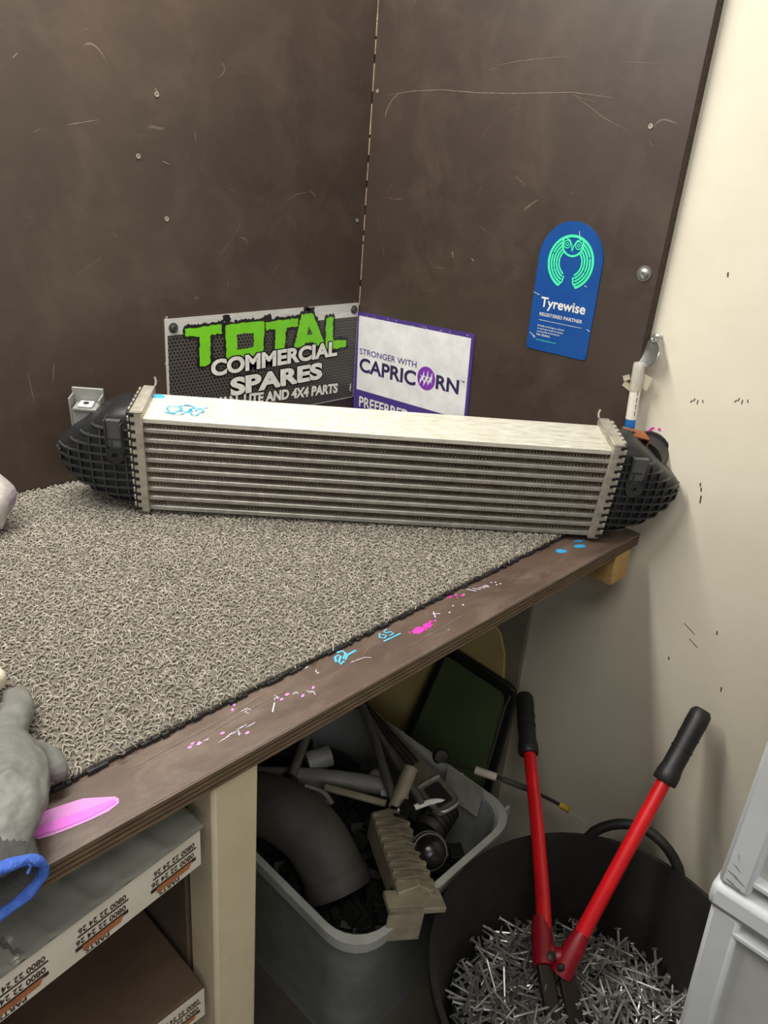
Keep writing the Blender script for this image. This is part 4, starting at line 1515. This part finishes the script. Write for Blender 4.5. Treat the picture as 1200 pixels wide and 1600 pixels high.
# ------------------------------------------------------------------ boards and glass leaning on the right wall under the bench
m_yellow = mat('yellowed_plywood', (206, 190, 128), .7, 0, (184, 166, 104), 8, .15, 60, stretch=(1, 1, .3))
cv = [(.66 + .0, FZ + .001), (1.09, FZ + .001), (1.09, -.20), (.90, -.22), (.76, -.265), (.70, -.285), (.672, -.305), (.655, -.345), (.648, -.40)]
mb = MB()
mb.prism([(-y_, z_) for y_, z_ in cv][::-1], .006, frame((1.1005, 0, 0), (0, -1, 0), (0, 0, 1), (-1, 0, 0)))
o = mb.build('plywood_offcut', m_yellow, None, bevel=.001)
tag(o, 'yellowed plywood offcut with rounded corner leaning on the wall behind the glass pane', 'board')

gp = thing('glass_pane', 'green tinted quarter glass in a black rubber frame, leaning behind the tub', 'glass', (1.07, .7, FZ))
gpts = [(.890, FZ + .012), (.618, FZ + .012), (.604, -.410), (.609, -.393), (.624, -.388), (.775, -.381), (.786, -.386)]


def glass_map(y_, z_, off=0.0):
    k = (z_ - FZ) / .46
    return Vector((1.045 + .040 * k - off, y_, z_))


cen = Vector((.735, -.60))
mb = MB()
n = len(gpts)
ins = []
for y_, z_ in gpts:
    d = cen - Vector((y_, z_))
    ins.append((y_ + d[0] * .14, z_ + d[1] * .10))
vs = [glass_map(*p, .006) for p in gpts] + [glass_map(*p, .006) for p in ins] + [glass_map(*p, -.006) for p in gpts] + [glass_map(*p, -.006) for p in ins]
fs = []
for i in range(n):
    j = (i + 1) % n
    fs += [(i, j, n + j, n + i), (2 * n + j, 2 * n + i, 3 * n + i, 3 * n + j), (j, i, 2 * n + i, 2 * n + j), (n + i, n + j, 3 * n + j, 3 * n + i)]
mb.add(vs, fs)
mb.build('rubber_seal', m_rubber, gp, bevel=.002)
m_glass = see_through('green_tinted_glass', (104, 124, 88), .62, .1)
mb = MB()
vs = [glass_map(*p, .002) for p in ins] + [glass_map(*p, -.002) for p in ins]
mb.add(vs, [tuple(range(n)), tuple(range(2 * n - 1, n - 1, -1))] + [((i + 1) % n, i, n + i, n + (i + 1) % n) for i in range(n)])
mb.build('tinted_glass', m_glass, gp, smooth=0)
mb = MB()
mb.tube([glass_map(.612, -.405, .008), glass_map(.617, -.43, .009), glass_map(.626, -.60, .009), glass_map(.628, -.78, .009)], .0022, 8)
mb.build('bright_trim', m_scrap, gp)

# ------------------------------------------------------------------ bucket, nails
m_bucket = mat('black_flexible_rubber', (38, 36, 34), .6, 0, (26, 25, 24), 12, .25, 50)
m_dirt = mat('dirty_black_rubber', (40, 38, 35), .65, 0, (24, 23, 22), 9, .3, 60, c3=(96, 80, 60))
BX, BY, BR, BZ = .775, .228, .238, -.500
bk = thing('rubber_bucket', 'black flexible rubber tub with loop handle, full of silver nails', 'bucket', (BX, BY, FZ))


def bring(r, z, wob=1.0):
    out_ = []
    for k in range(56):
        a = 2 * math.pi * k / 56
        rr = r * (1 + .012 * math.sin(2 * a + .6) * wob)
        zz = z + .012 * wob * max(0, math.cos(a - .05)) ** 3
        out_.append((BX + rr * math.cos(a), BY + rr * math.sin(a), zz))
    return out_


mb = MB().loft([bring(.150, FZ + .002, 0), bring(.165, FZ + .05, .2), bring(.214, -.62, .6), bring(.230, BZ - .02), bring(.240, BZ - .018), bring(.240, BZ), bring(.232, BZ + .002), bring(.226, BZ - .02),
                bring(.208, -.62, .6), bring(.158, FZ + .06, .2), bring(.150, FZ + .012, 0)], cap=True)
mb.build('bucket_wall', m_dirt, bk, smooth=50)
for ang in (math.radians(16), math.radians(186)):
    hpth = []
    for k in range(15):
        t = k / 14
        a = ang + (t - .5) * .66
        up_ = .050 * math.sin(math.pi * t) ** .6 if 0 < t < 1 else 0
        rr = BR + .002 + .012 * math.sin(math.pi * t)
        hpth.append((BX + rr * math.cos(a), BY + rr * math.sin(a), BZ - .004 + up_))
    MB().tube(hpth, .0085, 10, True, 1.0).build('handle', m_bucket, bk)

m_nail = mat('galvanised_nail', (196, 196, 192), .34, .7, (128, 128, 124), 60)


def nail_mesh(mb, p, d, L_, r=.0020):
    p, d = Vector(p), Vector(d).normalized()
    s = d.orthogonal().normalized()
    q = d.cross(s)
    prof = [(r * 2.9, 0.0), (r * 2.9, .0009), (r, .0011), (r, L_ * .93), (r * .1, L_)]
    rings = [[p + d * z_ + (s * math.cos(a) + q * math.sin(a)) * rr for a in [2 * math.pi * k / 6 for k in range(6)]] for rr, z_ in prof]
    mb.loft(rings)


proto = []
for L_ in (.048, .055, .062):
    mb = MB()
    nail_mesh(mb, (-L_ / 2, 0, 0), (1, 0, 0), L_)
    o = mb.build('nail', m_nail, None, smooth=50)
    proto.append(o)
NZ = -.628


def mound(x_, y_):
    d = math.hypot(x_ - (BX - .02), y_ - (BY - .0))
    return NZ + .022 * (1 - (d / .2) ** 2) - .10 * max(0, (x_ - BX) * .8 + (y_ - BY) * .35 - .06)


cnt = 0
used_first = [False] * 3
while cnt < 300:
    x_, y_ = BX + random.uniform(-.2, .2), BY + random.uniform(-.2, .2)
    if math.hypot(x_ - BX, y_ - BY) > .178:
        continue
    k = random.choice((0, 1, 1, 2))
    if not used_first[k]:
        o = proto[k]
        used_first[k] = True
    else:
        o = proto[k].copy()
        COL.objects.link(o)
    tilt = random.gauss(0, .26)
    if random.random() < .07:
        tilt = random.uniform(-1.3, -.6)
    z_ = mound(x_, y_) + random.uniform(-.004, .012) + abs(math.sin(tilt)) * .018
    o.matrix_basis = Matrix.Translation((x_, y_, z_)) @ Matrix.Rotation(random.uniform(0, 6.28), 4, 'Z') @ Matrix.Rotation(tilt, 4, 'Y')
    tag(o, 'silver galvanised nail lying loose on the heap in the black rubber bucket', 'nail', 'loose nails in the rubber bucket')
    cnt += 1
mb = MB()
for _ in range(700):
    a, r = random.uniform(0, 6.28), .180 * math.sqrt(random.random())
    x_, y_ = BX + r * math.cos(a), BY + r * math.sin(a)
    tilt = random.gauss(0, .3)
    h_ = random.uniform(0, 6.28)
    d = Vector((math.cos(h_) * math.cos(tilt), math.sin(h_) * math.cos(tilt), math.sin(tilt)))
    L_ = random.choice((.048, .055, .062))
    nail_mesh(mb, Vector((x_, y_, mound(x_, y_) - random.uniform(.004, .022))) - d * L_ / 2, d, L_)
o = mb.build('nail_heap', m_nail, None, smooth=50, kind='stuff')
tag(o, 'heap of silver nails filling the black rubber bucket below the loose ones', 'nails')
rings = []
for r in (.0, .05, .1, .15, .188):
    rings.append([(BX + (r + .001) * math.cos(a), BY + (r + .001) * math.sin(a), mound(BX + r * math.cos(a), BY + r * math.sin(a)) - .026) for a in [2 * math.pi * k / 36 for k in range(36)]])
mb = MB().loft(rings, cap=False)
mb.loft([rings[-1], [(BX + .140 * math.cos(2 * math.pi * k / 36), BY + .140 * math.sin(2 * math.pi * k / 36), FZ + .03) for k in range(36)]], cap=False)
o = mb.build('nail_heap_core', m_nearblack, o)
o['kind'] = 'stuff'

# ------------------------------------------------------------------ bolt cutters
m_red = mat('red_enamel', (226, 26, 36), .3, 0, (204, 20, 30), 25, .05, 60, coat=.3)
m_blade = mat('oily_dark_steel', (62, 52, 44), .45, .5, (40, 34, 30), 20, .2, 90)
m_grip = mat('black_vinyl_grip', (36, 36, 37), .48, 0, (26, 26, 27), 20, .15, 90)
bc = thing('bolt_cutter', 'red handled bolt cutters with black grips, standing head down in the nails', 'tool', (.78, .30, -.6))
JL, JR = Vector((.778, .311, -.556)), Vector((.789, .281, -.556))
GL, GR = Vector((1.080, .586, -.388)), Vector((1.080, .277, -.234))


def handle(J, G, bend, glen, name):
    d = G - J
    L_ = d.length
    dn_ = d.normalized()
    pts_ = [J + d * .03, J + d * .15 + bend, J + d * .45 + bend * 1.0, J + d * .72 + bend * .4, J + d * .99]
    pts_ = catmull(pts_, 5)
    MB().tube(pts_, [.0125 - .002 * i / (len(pts_) - 1) for i in range(len(pts_))], 16).build('handle', m_red, bc)
    t0 = 1 - glen / L_
    gpth = [J + d * (t0 - .005), J + d * t0, J + d * (t0 + .03), J + d * (t0 + .06), J + d * (t0 + (1 - t0) * .5), J + d * (t0 + (1 - t0) * .85), J + d * .985 + Vector((0, 0, 0)), J + d * 1.0]
    grip = MB().tube(gpth, [.0165, .0182, .0182, .0160, .0160, .0168, .0165, .0120], 20).build('grip', m_grip, bc)
    mb = MB()
    for q in (.45, .62, .8):
        p = J + d * (t0 + (1 - t0) * q)
        mb.tube([p - dn_ * .0012, p + dn_ * .0012], .0171, 20)
    mb.build('grip_ridges', m_grip, grip)


handle(JL, GL, Vector((.004, -.004, 0)), .118, 'l')
handle(JR, GR, Vector((.0, .0, 0)), .125, 'r')
for J, G, s in ((JL, GL, 1), (JR, GR, -1)):
    mb = MB()
    d = (G - J).normalized()
    side_ = (JR - JL).normalized() * s
    vv = Vector((-.55, -.55, .6))
    vv = (vv - d * vv.dot(d)).normalized()
    mb.tube([J - d * .012, J + d * .03, J + d * .055], [.018, .016, .012], 12, True)
    mb.tube([J + side_ * .006 + d * .012, J + side_ * .016 + d * .008], .013, 12)
    mb.build('clevis', mat('dark_red_enamel', (160, 18, 36), .4, 0, (126, 14, 30), 30), bc)
    mb = MB().lathe([(.007, 0), (.007, .004), (.0, .006)], J + side_ * .008 + vv * .014, vv, 12)
    mb.build('pivot_bolt', m_blade, bc)
for J, E in ((JL, Vector((.728, .235, -.640))), (JR, Vector((.752, .212, -.640)))):
    mb = MB()
    d = E - J
    mb.beam(J + d * -.04, E, .024, .013, (-.5, -.6, .6))
    mb.build('jaw_arm', m_blade, bc, bevel=.003)
mb = MB().beam((.740, .250, -.632), (.760, .226, -.632), .03, .012, (-.5, -.6, .6))
mb.build('link_plate', m_blade, bc, bevel=.002)

# ------------------------------------------------------------------ grey crates on the right
m_crate = mat('pale_grey_plastic', (196, 199, 202), .5, 0, (184, 187, 190), 10, .1, 60)
m_crate_in = mat('grey_plastic_web', (176, 177, 173), .55, 0, (162, 163, 159), 12, .1, 60)


def crate(name, label, z0, z1, taper, rim):
    t = thing(name, label, 'crate', (.71, -.15, z0))
    x0, y1 = .561, .0935
    H = z1 - z0
    tp = lambda z_: taper * (z1 - z_) / H

    def post(ya_, yb_, za, zb, dx=.0, dep=.03):
        mb = MB()
        vs = []
        for z_ in (za, zb):
            vs += [(x0 + tp(z_) + dx, ya_ - tp(z_), z_), (x0 + tp(z_) + dx, yb_ - tp(z_), z_), (x0 + tp(z_) + dep, yb_ - tp(z_), z_), (x0 + tp(z_) + dep, ya_ - tp(z_), z_)]
        mb.loft([vs[:4], vs[4:]])
        return mb
    post(y1, y1 - .026, z0, z1 - rim, 0).build('corner_post', m_crate, t, bevel=.004)
    post(y1 - .42, y1 - .446, z0, z1 - rim, 0).build('corner_post', m_crate, t, bevel=.004)
    mb = MB()
    vs = []
    for z_ in (z0 + .003, z1 - rim):
        vs += [(x0 + tp(z_) + .012, y1 - .01 - tp(z_), z_), (x0 + tp(z_) + .012, y1 - .43 + tp(z_), z_), (x0 + .33 - tp(z_), y1 - .43 + tp(z_), z_), (x0 + .33 - tp(z_), y1 - .004 - tp(z_), z_)]
    mb.loft([vs[:4], vs[4:]])
    mb.build('crate_body', m_crate_in, t, bevel=.006)
    mb = MB().bb((x0 - .003, y1 - .446, z1 - rim), (x0 + .335, y1 + .003, z1))
    mb.build('rim', m_crate, t, bevel=.006)
    post(y1 - .02, y1 - .425, z1 - rim - .022, z1 - rim - .016, -.0, .016).build('rim_ledge', m_crate, t, bevel=.0015)
    post(y1 - .02, y1 - .425, z0 + .012, z0 + .018, .002, .016).build('bottom_ledge', m_crate, t, bevel=.0015)
    if rim < .026:
        for ya_, za, l, dz, wd in ((.086, z0 + .026, .007, -.004, .0010), (.088, z0 + .017, .014, -.006, .0016), (.082, z0 + .014, .010, -.003, .0008), (.087, z0 + .008, .012, -.005, .0022), (.078, z0 + .006, .006, -.004, .0012), (.085, z0 + .038, .002, -.006, .0006)):
            g = MB()
            stroke(g, [(-ya_, za), (-ya_ + l * .45, za + dz * .3), (-ya_ + l, za + dz)], [wd * .4, wd, wd * .3], .0005)
            MB().add([(x0 - p[2], -p[0], p[1]) for p in g.v], g.f).build('scuff_mark', m_scuff, t, smooth=0)
    return t


m_scuff = mat('rubbed_dark_scuff', (104, 105, 106), .7, 0, (150, 152, 154), 160)
crate('plastic_crate', 'lower grey plastic crate of the stack, its top rim showing at right', -.304, -.031, .012, .026)
crate('plastic_crate', 'upper grey plastic crate stacked on the other at the right edge', -.030, .252, .0, .024)
crate('plastic_crate', 'bottom grey plastic crate of the stack on the floor at right', FZ + .001, -.305, .03, .026)
